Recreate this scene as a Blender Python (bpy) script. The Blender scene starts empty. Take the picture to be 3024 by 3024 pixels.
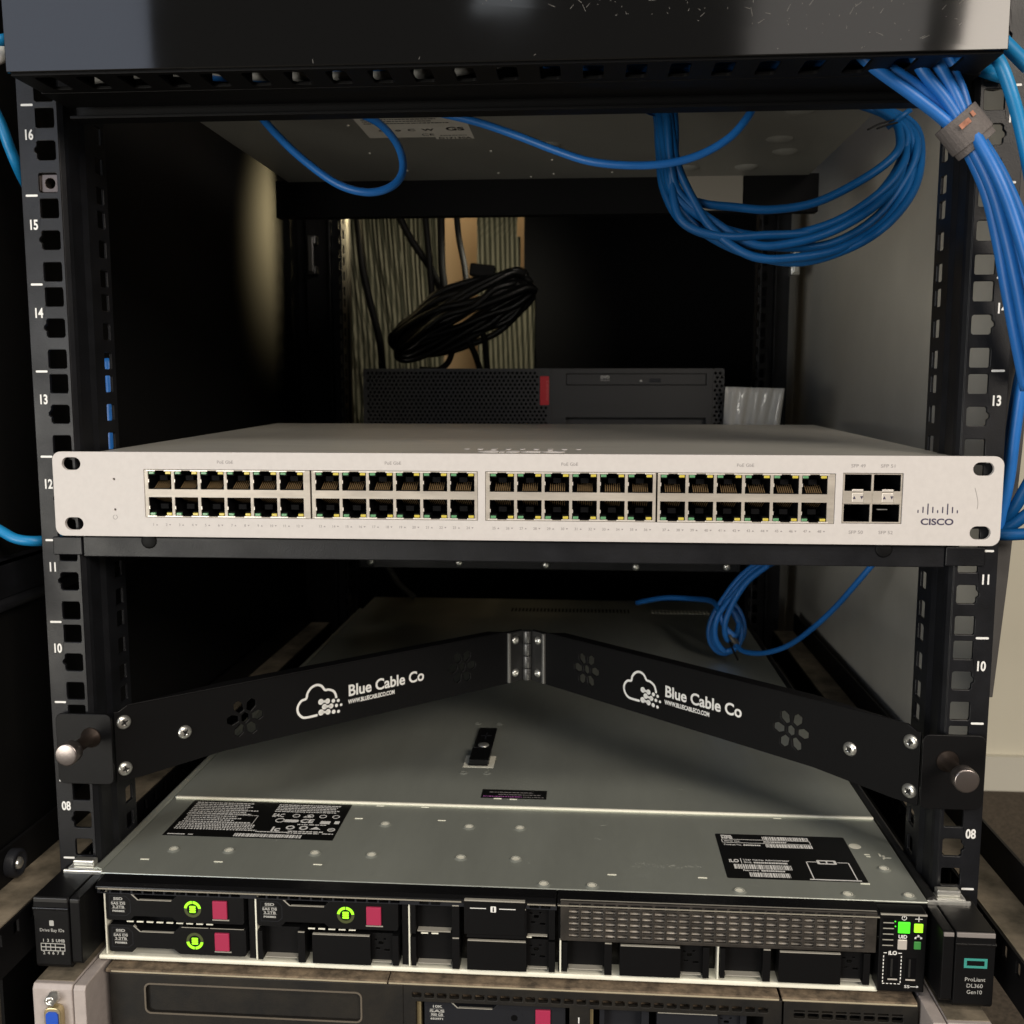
import bpy, bmesh, math, random
from mathutils import Vector, Matrix
from mathutils.geometry import delaunay_2d_cdt
random.seed(7)
S = 0.001                     # everything below is written in millimetres; z = 0 is the top of rack unit 12
sc = bpy.context.scene
R = math.radians

# ------------------------------------------------------------------ camera
F = 3000.0
CAM = Vector((41.756, -515.454, 37.432))
ROT = Matrix.Rotation(R(4.16218758), 3, 'Z') @ Matrix.Rotation(R(90 - 7.11564774), 3, 'X') @ Matrix.Rotation(R(0.0164), 3, 'Z')
cd = bpy.data.cameras.new('camera'); cam = bpy.data.objects.new('camera', cd)
sc.collection.objects.link(cam); sc.camera = cam
cam.matrix_world = Matrix.Translation(CAM * S) @ ROT.to_4x4()
cd.sensor_width = 36; cd.lens = 36 * F / 3024
cd.clip_start = 0.01; cd.clip_end = 50
cd.dof.use_dof = True; cd.dof.focus_distance = 0.53; cd.dof.aperture_fstop = 20

# ------------------------------------------------------------------ world, lamps, exposure
w = bpy.data.worlds.new('World'); sc.world = w; w.use_nodes = True
bg = w.node_tree.nodes['Background']
bg.inputs[0].default_value = (0.85, 0.9, 1.0, 1); bg.inputs[1].default_value = 0.032
sc.view_settings.view_transform = 'Standard'; sc.view_settings.look = 'None'
sc.view_settings.gamma = 1; sc.view_settings.exposure = 0
def area(name, loc, target, sx, sy, power, col):
    l = bpy.data.lights.new(name, 'AREA'); l.shape = 'RECTANGLE'; l.size = sx * S; l.size_y = sy * S
    l.energy = power; l.color = col
    o = bpy.data.objects.new(name, l); sc.collection.objects.link(o)
    o.location = Vector(loc) * S
    o.rotation_euler = (Vector(target) - Vector(loc)).to_track_quat('-Z', 'Y').to_euler()
    return o
area('ceiling_lamp', (1600, -2050, 1050), (1600, 0, 200), 1400, 760, 62, (1.0, 0.89, 0.77))
area('cover_reflection_light', (610, -2050, 1050), (610, 0, 500), 400, 760, 2.2, (1.0, 0.93, 0.86))  # added to lay a grey reflection on the glossy cover
area('far_window', (-166, -2050, 1040), (-166, 0, 600), 130, 360, 0.35, (0.9, 0.95, 1.0))
area('window_light', (-1450, -2050, 700), (-1010, 0, 500), 860, 1300, 10, (0.74, 0.82, 1.0))
area('overhead_lamp', (-150, -1250, 1500), (0, 0, 0), 1300, 240, 13, (1.0, 0.92, 0.8))
area('low_fill_light', (-1150, -1700, -250), (290, 350, 190), 900, 700, 20, (1.0, 0.95, 0.84))  # added fill for the right inner panel and the case underside
area('rear_wall_fill', (-200, 1060, 520), (-130, 1140, 100), 200, 120, 0.7, (1.0, 0.8, 0.5))  # added lamp to light the wall behind the cabinet
def spot(name, loc, target, deg, blend, power, col, rad=5):
    l = bpy.data.lights.new(name, 'SPOT'); l.spot_size = R(deg); l.spot_blend = blend; l.energy = power; l.color = col
    l.shadow_soft_size = rad * S
    o = bpy.data.objects.new(name, l); sc.collection.objects.link(o)
    o.location = Vector(loc) * S
    o.rotation_euler = (Vector(target) - Vector(loc)).to_track_quat('-Z', 'Y').to_euler()
spot('rear_glow', (-100, 650, 300), (-290, 592, 205), 47, 1.0, 40.0, (1.0, 0.80, 0.42), 40)  # added spot inside the cabinet, makes the glow on the left panel
spot('rear_glow_door', (-60, 660, 190), (-160, 900, 120), 110, 0.8, 1.1, (1.0, 0.93, 0.72), 20)  # added spot that brightens the striped strips at the rear

# pixel of the photograph (3024 px) -> point on the plane y = Y, z = Z or x = X
def ray(px, py): return ROT @ Vector(((px - 1512) / F, -(py - 1512) / F, -1))
def PY(px, py, v=0.): d = ray(px, py); return CAM + d * ((v - CAM.y) / d.y)
def PZ(px, py, v=0.): d = ray(px, py); return CAM + d * ((v - CAM.z) / d.z)
def PX(px, py, v=0.): d = ray(px, py); return CAM + d * ((v - CAM.x) / d.x)

# ------------------------------------------------------------------ materials
MATS = {}
def mat(name, col, rough=0.5, metal=0.0, bump=0.0, bscale=900, var=0.0, vscale=40, col2=None, emis=None, estr=0, spec=0.5,
        coat=0, trans=0, alpha=1, rvar=0.0, stretch=None, ior=None):
    if name in MATS: return MATS[name]
    m = bpy.data.materials.new(name); m.use_nodes = True; nt = m.node_tree; n = nt.nodes; L = nt.links
    b = n['Principled BSDF']
    b.inputs['Base Color'].default_value = (*col, 1); b.inputs['Roughness'].default_value = rough
    b.inputs['Metallic'].default_value = metal; b.inputs['Specular IOR Level'].default_value = spec
    if ior: b.inputs['IOR'].default_value = ior
    b.inputs['Coat Weight'].default_value = coat; b.inputs['Coat Roughness'].default_value = 0.05
    b.inputs['Transmission Weight'].default_value = trans; b.inputs['Alpha'].default_value = alpha
    if emis: b.inputs['Emission Color'].default_value = (*emis, 1); b.inputs['Emission Strength'].default_value = estr
    tc = n.new('ShaderNodeTexCoord'); src = tc.outputs['Object']
    if stretch:
        mp = n.new('ShaderNodeMapping'); mp.inputs['Scale'].default_value = stretch; L.new(src, mp.inputs[0]); src = mp.outputs[0]
    if var or col2:
        t = n.new('ShaderNodeTexNoise'); t.inputs['Scale'].default_value = vscale; t.inputs['Detail'].default_value = 6
        t.inputs['Roughness'].default_value = 0.65; L.new(src, t.inputs['Vector'])
        r = n.new('ShaderNodeValToRGB'); L.new(t.outputs['Fac'], r.inputs[0])
        c2 = col2 if col2 else tuple(min(1, c * (1 + var)) for c in col); c1 = col if col2 else tuple(c * (1 - var) for c in col)
        r.color_ramp.elements[0].position = 0.36; r.color_ramp.elements[1].position = 0.66
        r.color_ramp.elements[0].color = (*c1, 1); r.color_ramp.elements[1].color = (*c2, 1)
        L.new(r.outputs[0], b.inputs['Base Color'])
    if rvar:
        t = n.new('ShaderNodeTexNoise'); t.inputs['Scale'].default_value = vscale * 0.7; t.inputs['Detail'].default_value = 5
        L.new(src, t.inputs['Vector'])
        mr = n.new('ShaderNodeMapRange'); mr.inputs[1].default_value = 0.3; mr.inputs[2].default_value = 0.7
        mr.inputs[3].default_value = max(0.02, rough - rvar); mr.inputs[4].default_value = min(1, rough + rvar)
        L.new(t.outputs['Fac'], mr.inputs[0]); L.new(mr.outputs[0], b.inputs['Roughness'])
    if bump:
        t = n.new('ShaderNodeTexNoise'); t.inputs['Scale'].default_value = bscale; t.inputs['Detail'].default_value = 3
        L.new(src, t.inputs['Vector'])
        bp = n.new('ShaderNodeBump'); bp.inputs['Strength'].default_value = bump; bp.inputs['Distance'].default_value = 0.0004
        L.new(t.outputs['Fac'], bp.inputs['Height']); L.new(bp.outputs[0], b.inputs['Normal'])
    MATS[name] = m; return m
M = {}
M['rail'] = mat('black_powder_coat', (0.008, 0.0085, 0.0105), 0.4, spec=0.28, bump=0.18, bscale=1400, var=0.25, vscale=60, rvar=0.06)
M['dark'] = mat('black_steel', (0.006, 0.006, 0.0065), 0.5, spec=0.12, bump=0.1, bscale=900)
M['void'] = mat('black_plastic_and_shade', (0.003, 0.003, 0.0035), 0.6, spec=0.08)  # also painted in as the dark of recesses, slots and backings
M['sidepanel'] = mat('lit_side_panel_paint', (0.50, 0.485, 0.44), 0.55, bump=0.25, bscale=1500, var=0.06, vscale=8)  # right panel, lightened to carry the light that falls on it
M['leftpanel'] = mat('shaded_left_panel_paint', (0.006, 0.006, 0.006), 0.7, spec=0.1, bump=0.2, bscale=1500)  # left panel, blackened to carry the shade on that side
M['gloss'] = mat('glossy_black_cover', (0.006, 0.006, 0.006), 0.06, rvar=0.03, vscale=16, bump=0.03, bscale=25, spec=0.36)
M['plastic'] = mat('black_plastic', (0.0055, 0.0055, 0.006), 0.42, bump=0.15, bscale=2500, spec=0.16)
M['satin'] = mat('satin_black_plastic', (0.006, 0.006, 0.0065), 0.25, bump=0.05, bscale=1500, spec=0.4)
M['greyplastic'] = mat('charcoal_plastic', (0.017, 0.018, 0.022), 0.45, spec=0.2, bump=0.1, bscale=2000)
M['face'] = mat('pale_silver_paint', (0.60, 0.572, 0.555), 0.5, spec=0.4, bump=0.06, bscale=2600, var=0.025, vscale=300)
M['swtop'] = mat('grey_metallic_lid', (0.40, 0.39, 0.355), 0.4, metal=0.15, bump=0.15, bscale=1800, var=0.06, vscale=30, stretch=(1, 5, 1))
M['nickel'] = mat('brushed_nickel', (0.46, 0.42, 0.365), 0.45, metal=0.25, bump=0.15, bscale=700, var=0.14, vscale=140, stretch=(0.2, 1, 1))
M['tab'] = mat('pale_connector_tab', (0.75, 0.70, 0.64), 0.35, metal=0.4)
M['gold'] = mat('gold_contacts', (0.30, 0.20, 0.10), 0.4, metal=0.5)
M['ledg'] = mat('unlit_green_led', (0.12, 0.30, 0.15), 0.25, emis=(0.15, 0.6, 0.25), estr=0.03)
M['ledy'] = mat('unlit_yellow_led', (0.58, 0.48, 0.08), 0.25, emis=(0.8, 0.6, 0.05), estr=0.04)
M['print'] = mat('white_print', (0.82, 0.82, 0.8), 0.5)
M['dimprint'] = mat('light_grey_print', (0.42, 0.42, 0.40), 0.5)
M['greyprint'] = mat('grey_print', (0.27, 0.25, 0.25), 0.5)
M['navyprint'] = mat('dark_navy_print', (0.05, 0.04, 0.08), 0.5)
M['zinc'] = mat('galvanised_lid', (0.50, 0.53, 0.475), 0.33, metal=0.6, bump=0.12, bscale=1500, var=0.05, vscale=40, rvar=0.05, stretch=(1, 0.25, 1))
M['zinclip'] = mat('galvanised_lip_and_glint', (0.90, 0.89, 0.76), 0.34, metal=0.0, var=0.05, vscale=60)
M['steel'] = mat('zinc_plated_screw', (0.72, 0.72, 0.68), 0.28, metal=0.85, bump=0.25, bscale=900)
M['knob'] = mat('turned_aluminium', (0.27, 0.24, 0.23), 0.3, metal=0.9, bump=0.06, bscale=600)
M['shaft'] = mat('brass_nickel_shaft', (0.05, 0.038, 0.032), 0.45, metal=0.8)
M['hinge'] = mat('dark_steel_hinge', (0.06, 0.06, 0.06), 0.35, metal=0.7)
M['blue'] = mat('blue_cable_jacket', (0.014, 0.155, 0.52), 0.42, bump=0.05, bscale=500, var=0.08, vscale=30)
M['shadedblue'] = mat('shaded_blue_cable_jacket', (0.003, 0.070, 0.22), 0.45, spec=0.25, bump=0.08, bscale=300, var=0.15, vscale=25)  # darker copy of the blue jacket with the shade painted in
M['cyan'] = mat('cyan_cable_jacket', (0.01, 0.23, 0.52), 0.4, bump=0.05, bscale=500)
M['blackcable'] = mat('black_cable_jacket', (0.006, 0.006, 0.006), 0.6, spec=0.2)
M['greycable'] = mat('grey_cable_jacket', (0.11, 0.105, 0.09), 0.5)
M['velcro'] = mat('grey_velcro', (0.13, 0.115, 0.11), 0.8, bump=0.7, bscale=1600, var=0.12, vscale=700)
M['orange'] = mat('orange_brand_mark', (0.34, 0.14, 0.085), 0.7, var=0.3, vscale=300)
M['red'] = mat('magenta_red_button', (0.40, 0.03, 0.085), 0.45, spec=0.3, bump=0.05)
M['redbar'] = mat('red_badge', (0.42, 0.012, 0.02), 0.4)
M['glow'] = mat('lit_green_led', (0.1, 0.5, 0.02), 0.3, emis=(0.42, 1.0, 0.02), estr=1.2)
M['glow2'] = mat('lit_green_key', (0.05, 0.5, 0.02), 0.3, emis=(0.07, 1.0, 0.02), estr=1.1)
M['dimglow'] = mat('dim_green_led', (0.05, 0.2, 0.05), 0.3, emis=(0.05, 0.35, 0.06), estr=0.25)
M['olive'] = mat('unlit_ring_led', (0.07, 0.085, 0.03), 0.35)
M['teal'] = mat('teal_emblem', (0.05, 0.30, 0.26), 0.4)
M['sticker'] = mat('black_sticker', (0.007, 0.007, 0.007), 0.3, spec=0.25)
M['paper'] = mat('white_paper_label', (0.62, 0.60, 0.55), 0.6, var=0.04, vscale=40)
M['boxgrey'] = mat('grey_painted_case', (0.19, 0.19, 0.175), 0.45, bump=0.15, bscale=1300, var=0.05, vscale=12)
M['pcblack'] = mat('computer_black_plastic', (0.034, 0.034, 0.035), 0.5, spec=0.3, bump=0.2, bscale=1800)
M['dusty'] = mat('dust_covered_steel', (0.10, 0.085, 0.06), 0.85, col2=(0.33, 0.275, 0.2), vscale=30, bump=0.3, bscale=350)
M['dustblack'] = mat('dusty_black_plastic', (0.011, 0.0105, 0.010), 0.55, spec=0.3, col2=(0.022, 0.019, 0.015), vscale=45, bump=0.2, bscale=1200)
M['dustbrown'] = mat('brown_dust', (0.07, 0.052, 0.035), 0.9, col2=(0.24, 0.18, 0.12), vscale=130, bump=0.6, bscale=900)
M['earsilver'] = mat('silver_plastic_ear', (0.45, 0.40, 0.38), 0.45, var=0.06, vscale=200, bump=0.1)
M['vga'] = mat('blue_connector', (0.015, 0.09, 0.55), 0.4)
M['brass'] = mat('yellow_chromate', (0.62, 0.52, 0.30), 0.35, metal=0.8)
M['wall'] = mat('cream_wall_paint', (0.66, 0.63, 0.52), 0.8, bump=0.1, bscale=300, var=0.02, vscale=4)
M['rearwall'] = mat('warm_lit_wall_paint', (0.62, 0.44, 0.26), 0.8, bump=0.2, bscale=300)  # same wall, tinted for the warm light behind the cabinet
M['skirt'] = mat('skirting_paint', (0.62, 0.60, 0.52), 0.5)
M['floor'] = mat('brown_carpet', (0.045, 0.035, 0.026), 0.95, col2=(0.10, 0.08, 0.06), vscale=220, bump=1.0, bscale=500)
M['pleat'] = mat('olive_moire_bands', (0.15, 0.145, 0.10), 0.8, var=0.2, vscale=12, bump=0.3)
M['glass'] = mat('clear_plastic_film', (0.85, 0.84, 0.8), 0.12, trans=0.35, bump=0.6, bscale=60, alpha=0.75)
M['white'] = mat('white_plastic', (0.75, 0.74, 0.7), 0.5)
M['pinkprint'] = mat('pink_print', (0.5, 0.15, 0.5), 0.5)

m_ = M['pleat']; nt_ = m_.node_tree; b_ = nt_.nodes['Principled BSDF']  # bands painted in for the mesh moire and the shading of its folds
wv = nt_.nodes.new('ShaderNodeTexWave'); wv.bands_direction = 'X'; wv.inputs['Scale'].default_value = 46; wv.inputs['Distortion'].default_value = 3.5
wv.inputs['Detail'].default_value = 2; wv.inputs['Detail Scale'].default_value = 0.35
mp_ = nt_.nodes.new('ShaderNodeMapping'); mp_.inputs['Scale'].default_value = (1, 0.1, 0.16); mp_.inputs['Rotation'].default_value = (0, 0.22, 0)
tc_ = nt_.nodes.new('ShaderNodeTexCoord'); nt_.links.new(tc_.outputs['Object'], mp_.inputs[0]); nt_.links.new(mp_.outputs[0], wv.inputs['Vector'])
rp_ = nt_.nodes.new('ShaderNodeValToRGB'); nt_.links.new(wv.outputs['Fac'], rp_.inputs[0])
rp_.color_ramp.elements[0].position = 0.25; rp_.color_ramp.elements[0].color = (0.035, 0.036, 0.02, 1)
rp_.color_ramp.elements[1].position = 0.8; rp_.color_ramp.elements[1].color = (0.22, 0.205, 0.145, 1)
nt_.links.new(rp_.outputs[0], b_.inputs['Base Color'])

# ------------------------------------------------------------------ mesh building
def frame(o, u, v):
    u = Vector(u).normalized(); v = Vector(v).normalized(); n = u.cross(v)
    m = Matrix((u, v, n)).transposed().to_4x4(); m.translation = Vector(o); return m
FRONT = lambda x, y, z: frame((x, y, z), (1, 0, 0), (0, 0, 1))      # local x right, y up, faces -y
TOP = lambda x, y, z: frame((x, y, z), (1, 0, 0), (0, 1, 0))        # lies flat, faces up
ORG = {}
def rr(x0, y0, x1, y1, r=1, n=4):
    p = []
    for cx, cy, a in ((x1 - r, y1 - r, 0), (x0 + r, y1 - r, 90), (x0 + r, y0 + r, 180), (x1 - r, y0 + r, 270)):
        for k in range(n + 1):
            t = R(a + 90 * k / n); p.append((cx + r * math.cos(t), cy + r * math.sin(t)))
    return p
def circ(cx, cy, r, n=20, ry=None): return [(cx + r * math.cos(2 * math.pi * k / n), cy + (ry or r) * math.sin(2 * math.pi * k / n)) for k in range(n)]
def rect(x0, y0, x1, y1): return [(x0, y0), (x1, y0), (x1, y1), (x0, y1)]
def curve_mesh(c):
    o = bpy.data.objects.new('tmp', c); sc.collection.objects.link(o)
    dg = bpy.context.evaluated_depsgraph_get(); dg.update()
    me = bpy.data.meshes.new_from_object(o.evaluated_get(dg))
    v = [p.co.copy() for p in me.vertices]; f = [tuple(q.vertices) for q in me.polygons]
    bpy.data.meshes.remove(me); bpy.data.objects.remove(o); bpy.data.curves.remove(c)
    return v, f
def capheight():
    c = bpy.data.curves.new('t', 'FONT'); c.body = 'H'; v, f = curve_mesh(c); return max(p.y for p in v) - min(p.y for p in v)
CAP = capheight()
class MB:
    def __init__(s): s.v = []; s.f = []; s.sm = []
    def add(s, vs, fs, smooth=False):
        k = len(s.v); s.v += [Vector(p) for p in vs]; s.f += [tuple(i + k for i in f) for f in fs]; s.sm += [smooth] * len(fs); return s
    def box(s, x0, x1, y0, y1, z0, z1, m=None):
        vs = [Vector((x, y, z)) for x in (x0, x1) for y in (y0, y1) for z in (z0, z1)]
        if m: vs = [m @ p for p in vs]
        return s.add(vs, [(0, 1, 3, 2), (4, 6, 7, 5), (0, 4, 5, 1), (2, 3, 7, 6), (0, 2, 6, 4), (1, 5, 7, 3)])
    def extr(s, poly, a, b, m, smooth=False):          # polygon in local xy, from local z=a to z=b
        n = len(poly)
        vs = [m @ Vector((p[0], p[1], a)) for p in poly] + [m @ Vector((p[0], p[1], b)) for p in poly]
        s.add(vs, [(i, (i + 1) % n, n + (i + 1) % n, n + i) for i in range(n)], smooth)
        s.add(vs[:n], [tuple(range(n))[::-1]]); s.add(vs[n:], [tuple(range(n))]); return s
    def plate(s, outer, holes, a, b, m):               # flat plate with cut holes, local z from a to b
        V2 = []; loops = []
        for pl in [outer] + list(holes):
            ar = sum(p[0] * q[1] - q[0] * p[1] for p, q in zip(pl, pl[1:] + pl[:1]))
            pl = list(pl) if ar > 0 else list(pl)[::-1]
            loops.append(list(range(len(V2), len(V2) + len(pl)))); V2 += [Vector((p[0], p[1])) for p in pl]
        if len(loops) == 1: return s.extr([tuple(p) for p in V2], a, b, m)
        ov, oe, of, _, _, fo = delaunay_2d_cdt(V2, [], loops, 1, 1e-5)
        of = [f for f, q in zip(of, fo) if len(q) == 1]
        n = len(ov)
        s.add([m @ Vector((p.x, p.y, a)) for p in ov] + [m @ Vector((p.x, p.y, b)) for p in ov], [tuple(f) for f in of] + [tuple(i + n for i in f)[::-1] for f in of])
        for lp in loops:
            k = len(lp); vs = [m @ Vector((*V2[i], a)) for i in lp] + [m @ Vector((*V2[i], b)) for i in lp]
            s.add(vs, [(i, (i + 1) % k, k + (i + 1) % k, k + i) for i in range(k)])
        return s
    def cyl(s, m, r, a, b, n=20, r2=None):
        r2 = r if r2 is None else r2
        vs = [m @ Vector((r * math.cos(2 * math.pi * k / n), r * math.sin(2 * math.pi * k / n), a)) for k in range(n)]
        vs += [m @ Vector((r2 * math.cos(2 * math.pi * k / n), r2 * math.sin(2 * math.pi * k / n), b)) for k in range(n)]
        s.add(vs, [(i, (i + 1) % n, n + (i + 1) % n, n + i) for i in range(n)], True)
        s.add(vs[:n], [tuple(range(n))[::-1]]); s.add(vs[n:], [tuple(range(n))]); return s
    def lathe(s, m, prof, n=24):                       # prof: (r, z) pairs
        vs = []
        for r, z in prof: vs += [m @ Vector((r * math.cos(2 * math.pi * k / n), r * math.sin(2 * math.pi * k / n), z)) for k in range(n)]
        fs = [(j * n + i, j * n + (i + 1) % n, (j + 1) * n + (i + 1) % n, (j + 1) * n + i) for j in range(len(prof) - 1) for i in range(n)]
        s.add(vs, fs, True); s.add(vs[-n:], [tuple(range(n))]); return s
    def ring(s, m, r0, r1, a, b, a0=0, a1=360, n=24):  # flat arc
        vs = []; full = a1 - a0 >= 360
        for k in range(n + 1):
            t = R(a0 + (a1 - a0) * k / n)
            for r, z in ((r0, a), (r1, a), (r1, b), (r0, b)): vs.append(m @ Vector((r * math.cos(t), r * math.sin(t), z)))
        fs = []
        for k in range(n):
            for j in range(4): fs.append((k * 4 + j, k * 4 + (j + 1) % 4, k * 4 + 4 + (j + 1) % 4, k * 4 + 4 + j))
        if not full: fs += [(3, 2, 1, 0), (n * 4, n * 4 + 1, n * 4 + 2, n * 4 + 3)]
        return s.add(vs, fs)
    def tube(s, pts, r, seg=10, sub=8, jitter=0):
        pts = [Vector(p) for p in pts]; P = []
        q = [pts[0] * 2 - pts[1]] + pts + [pts[-1] * 2 - pts[-2]]
        for i in range(1, len(q) - 2):
            p0, p1, p2, p3 = q[i - 1:i + 3]
            for k in range(sub):
                t = k / sub
                P.append(0.5 * ((2 * p1) + (p2 - p0) * t + (2 * p0 - 5 * p1 + 4 * p2 - p3) * t * t + (3 * p1 - p0 - 3 * p2 + p3) * t ** 3))
        P.append(pts[-1])
        n = len(P); vs = []; up = Vector((0.3, 0.9, 0.2))
        for i, p in enumerate(P):
            t = (P[min(i + 1, n - 1)] - P[max(i - 1, 0)]).normalized()
            up = (up - t * up.dot(t)); 
            if up.length < 1e-4: up = t.orthogonal()
            up.normalize(); b = t.cross(up)
            for k in range(seg):
                a = 2 * math.pi * k / seg; vs.append(p + (up * math.cos(a) + b * math.sin(a)) * r)
        fs = [(i * seg + k, i * seg + (k + 1) % seg, (i + 1) * seg + (k + 1) % seg, (i + 1) * seg + k) for i in range(n - 1) for k in range(seg)]
        s.add(vs, fs, True); s.add(vs[:seg], [tuple(range(seg))[::-1]]); s.add(vs[-seg:], [tuple(range(seg))]); return s
    def text(s, body, cap, m, align='CENTER', bold=0.0, thick=0.08, width=None, space=1.0, sx=1.0):
        c = bpy.data.curves.new('t', 'FONT'); c.body = body; c.size = cap / CAP; c.align_x = align; c.offset = bold
        c.space_character = space; c.resolution_u = 4; c.extrude = thick / 2
        v, f = curve_mesh(c); k = sx
        if not v: return s
        if width:
            x0 = min(p.x for p in v); x1 = max(p.x for p in v); k = width / (x1 - x0)
        return s.add([m @ Vector((p.x * k, p.y, p.z + thick / 2)) for p in v], f)
    def build(s, name, m, parent=None, bevel=0, seg=2, angle=35):
        me = bpy.data.meshes.new(name)
        if parent is not None: org = ORG[parent.name]
        else:
            xs = [p.x for p in s.v]; ys = [p.y for p in s.v]; zs = [p.z for p in s.v]
            org = Vector(((min(xs) + max(xs)) / 2, (min(ys) + max(ys)) / 2, min(zs)))
        me.from_pydata([tuple((p - org) * S) for p in s.v], [], s.f); me.materials.append(m)
        me.polygons.foreach_set('use_smooth', s.sm)
        bm = bmesh.new(); bm.from_mesh(me); bmesh.ops.remove_doubles(bm, verts=bm.verts, dist=1e-6)
        bmesh.ops.recalc_face_normals(bm, faces=bm.faces); bm.to_mesh(me); bm.free()
        o = bpy.data.objects.new(name, me); sc.collection.objects.link(o)
        if parent is not None: o.parent = parent
        else: o.location = org * S
        ORG[o.name] = org
        if bevel:
            b = o.modifiers.new('bevel', 'BEVEL'); b.width = bevel * S; b.segments = seg; b.limit_method = 'ANGLE'; b.angle_limit = R(angle)
            b.harden_normals = False
        return o
def empty(name, loc, label, cat, group=None):
    o = bpy.data.objects.new(name, None); sc.collection.objects.link(o); o.location = Vector(loc) * S; o.empty_display_size = 0.02
    ORG[o.name] = Vector(loc); return tag(o, label, cat, group)
def tag(o, label, cat, group=None):
    o['label'] = label; o['category'] = cat
    if group: o['group'] = group
    return o
def struct(o): o['kind'] = 'structure'; return o
def copy_part(src, parent, off, root=None):
    c = src.copy(); sc.collection.objects.link(c); c.parent = parent; c.location = src.location + Vector(off) * S
    ORG[c.name] = ORG[parent.name]
    for ch in src.children:
        d = ch.copy(); sc.collection.objects.link(d); d.parent = c
    return c
def B(*a): return MB().box(*a)
U = 44.45

# ================================================================== SETTING
struct(B(-2500, 2500, -3000, 1150, -640, -620).build('floor', M['floor']))
# the lower carpet stands at the foot of the rack, seen at the right edge
struct(B(260, 3000, 1140, 1160, -620, 1800).build('wall', M['wall']))
struct(B(-2500, 259, 1140, 1160, -620, 1800).build('wall', M['rearwall']))
struct(B(300, 3000, 1128, 1140, -620, -562).build('skirting_board', M['skirt']))

# ================================================================== RACK
rack = empty('equipment_cabinet', (0, 350, -500), 'black steel equipment cabinet with numbered square hole rails', 'cabinet')
ZB, ZT = -420.0, 300.0
def rail(side, y0, front=True):
    """side -1 left, +1 right; the mounting face at y=y0, side flange running back (front) or forward (rear)"""
    s = side; dy = 1 if front else -1
    xo, xi = 247.0, 226.0
    m = frame((0, y0, 0), (s, 0, 0), (0, 0, 1))        # local x = outward, y = up
    holes = []
    for u in range(-9, 6):
        z0 = u * U
        for k, zc in enumerate((6.35, 22.25, 38.1)):
            z = z0 + zc
            if z < ZB + 8 or z > ZT - 8: continue
            p = rr(227.9, z - 4.75, 237.6, z + 4.75, 0.9, 3)
            if k == 1 and front:                        # the middle hole of each unit has a nick in its outer edge
                p = rr(227.9, z - 4.75, 237.6, z + 4.75, 0.9, 2)
                i = max(range(len(p)), key=lambda j: (p[j][0] > 237.5, -p[j][1]))
                p = [q for q in p]
                j = 0
                out = []
                for a, q in enumerate(p):
                    out.append(q)
                p = [(237.6, z - 3.9)] + [(237.6, z - 1.6), (238.9, z - 0.6), (238.9, z + 0.8), (237.6, z + 2.2), (237.6, z + 3.9), (236.7, z + 4.75), (228.8, z + 4.75), (227.9, z + 3.9), (227.9, z - 3.9), (228.8, z - 4.75), (236.7, z - 4.75)]
            holes.append(p)
    a, b = (0, 2.0) if (s > 0) == front else (0, 2.0)
    mb = MB()
    # local normal n = u x v ; for s=+1 it points to -y, for s=-1 to +y
    za, zb = (-2.0, 0) if s > 0 else (0, 2.0)
    if not front: za, zb = -zb, -za
    mb.plate(rect(xi, ZB, xo, ZT), holes, za, zb, m)
    # bend and side flange, cross-section extruded along z
    def sec(pts, z0=ZB, z1=ZT):
        poly = [(s * x, y0 + dy * y) for x, y in pts]
        mb.extr(poly, z0, z1, frame((0, 0, 0), (1, 0, 0), (0, 1, 0)))
    sec([(226, 0.3), (224.2, 2.4), (223.6, 5.0), (223.6, 16), (222.0, 19.5), (222.0, 21.5), (223.6, 24.5), (223.6, 31.5), (225.2, 31.5), (225.2, 24), (223.8, 21.2), (225.2, 16.5), (225.2, 5.5), (226, 2.3)])
    # side flange with square holes: normal along x
    fh = []
    for u in range(-9, 6):
        for zc in (6.35, 22.25, 38.1):
            z = u * U + zc
            if z < ZB + 8 or z > ZT - 8: continue
            fh.append(rr(y0 + dy * 33.5 if dy > 0 else y0 - 42.0, z - 4.6, y0 + 42.0 if dy > 0 else y0 - 33.5, z + 4.6, 0.8, 2))
    ya, yb = sorted((y0 + dy * 31.5, y0 + dy * 46.5))
    mb.plate(rect(ya, ZB, yb, ZT), fh, 0, 1.6, frame((s * 223.6 if s > 0 else -225.2, 0, 0), (0, 1, 0), (0, 0, 1)))
    # outer return lip
    sec([(xo - 1.6, 2.0), (xo, 2.0), (xo, 12.0), (xo - 1.6, 12.0)])
    o = mb.build('mounting_rail', M['rail'], rack, bevel=0.35, seg=2)
    if front:
        for u in range(2, 17):
            z = (u - 12) * U
            if z + 3 > ZT or z < ZB: continue
            xa, xb = (238.4, 244.8)
            x0, x1 = sorted((s * xa, s * xb))
            if -300 < z < 200: MB().plate(rr(x0, z - 0.55, x1, z + 0.55, 0.5, 3), [], 0, 0.12, FRONT(0, y0 - 0.02, 0)).build('unit_tick', M['print'], o)
            if -300 < z < 230: MB().text('%02d' % u, 4.7, FRONT(s * 241.6, y0 - 0.02, z - 16.8), bold=0.2, sx=0.74).build('unit_number', M['print'], o)
    return o
rail(-1, 0); rail(1, 0)
rail(-1, 640, False); rail(1, 640, False)
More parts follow.
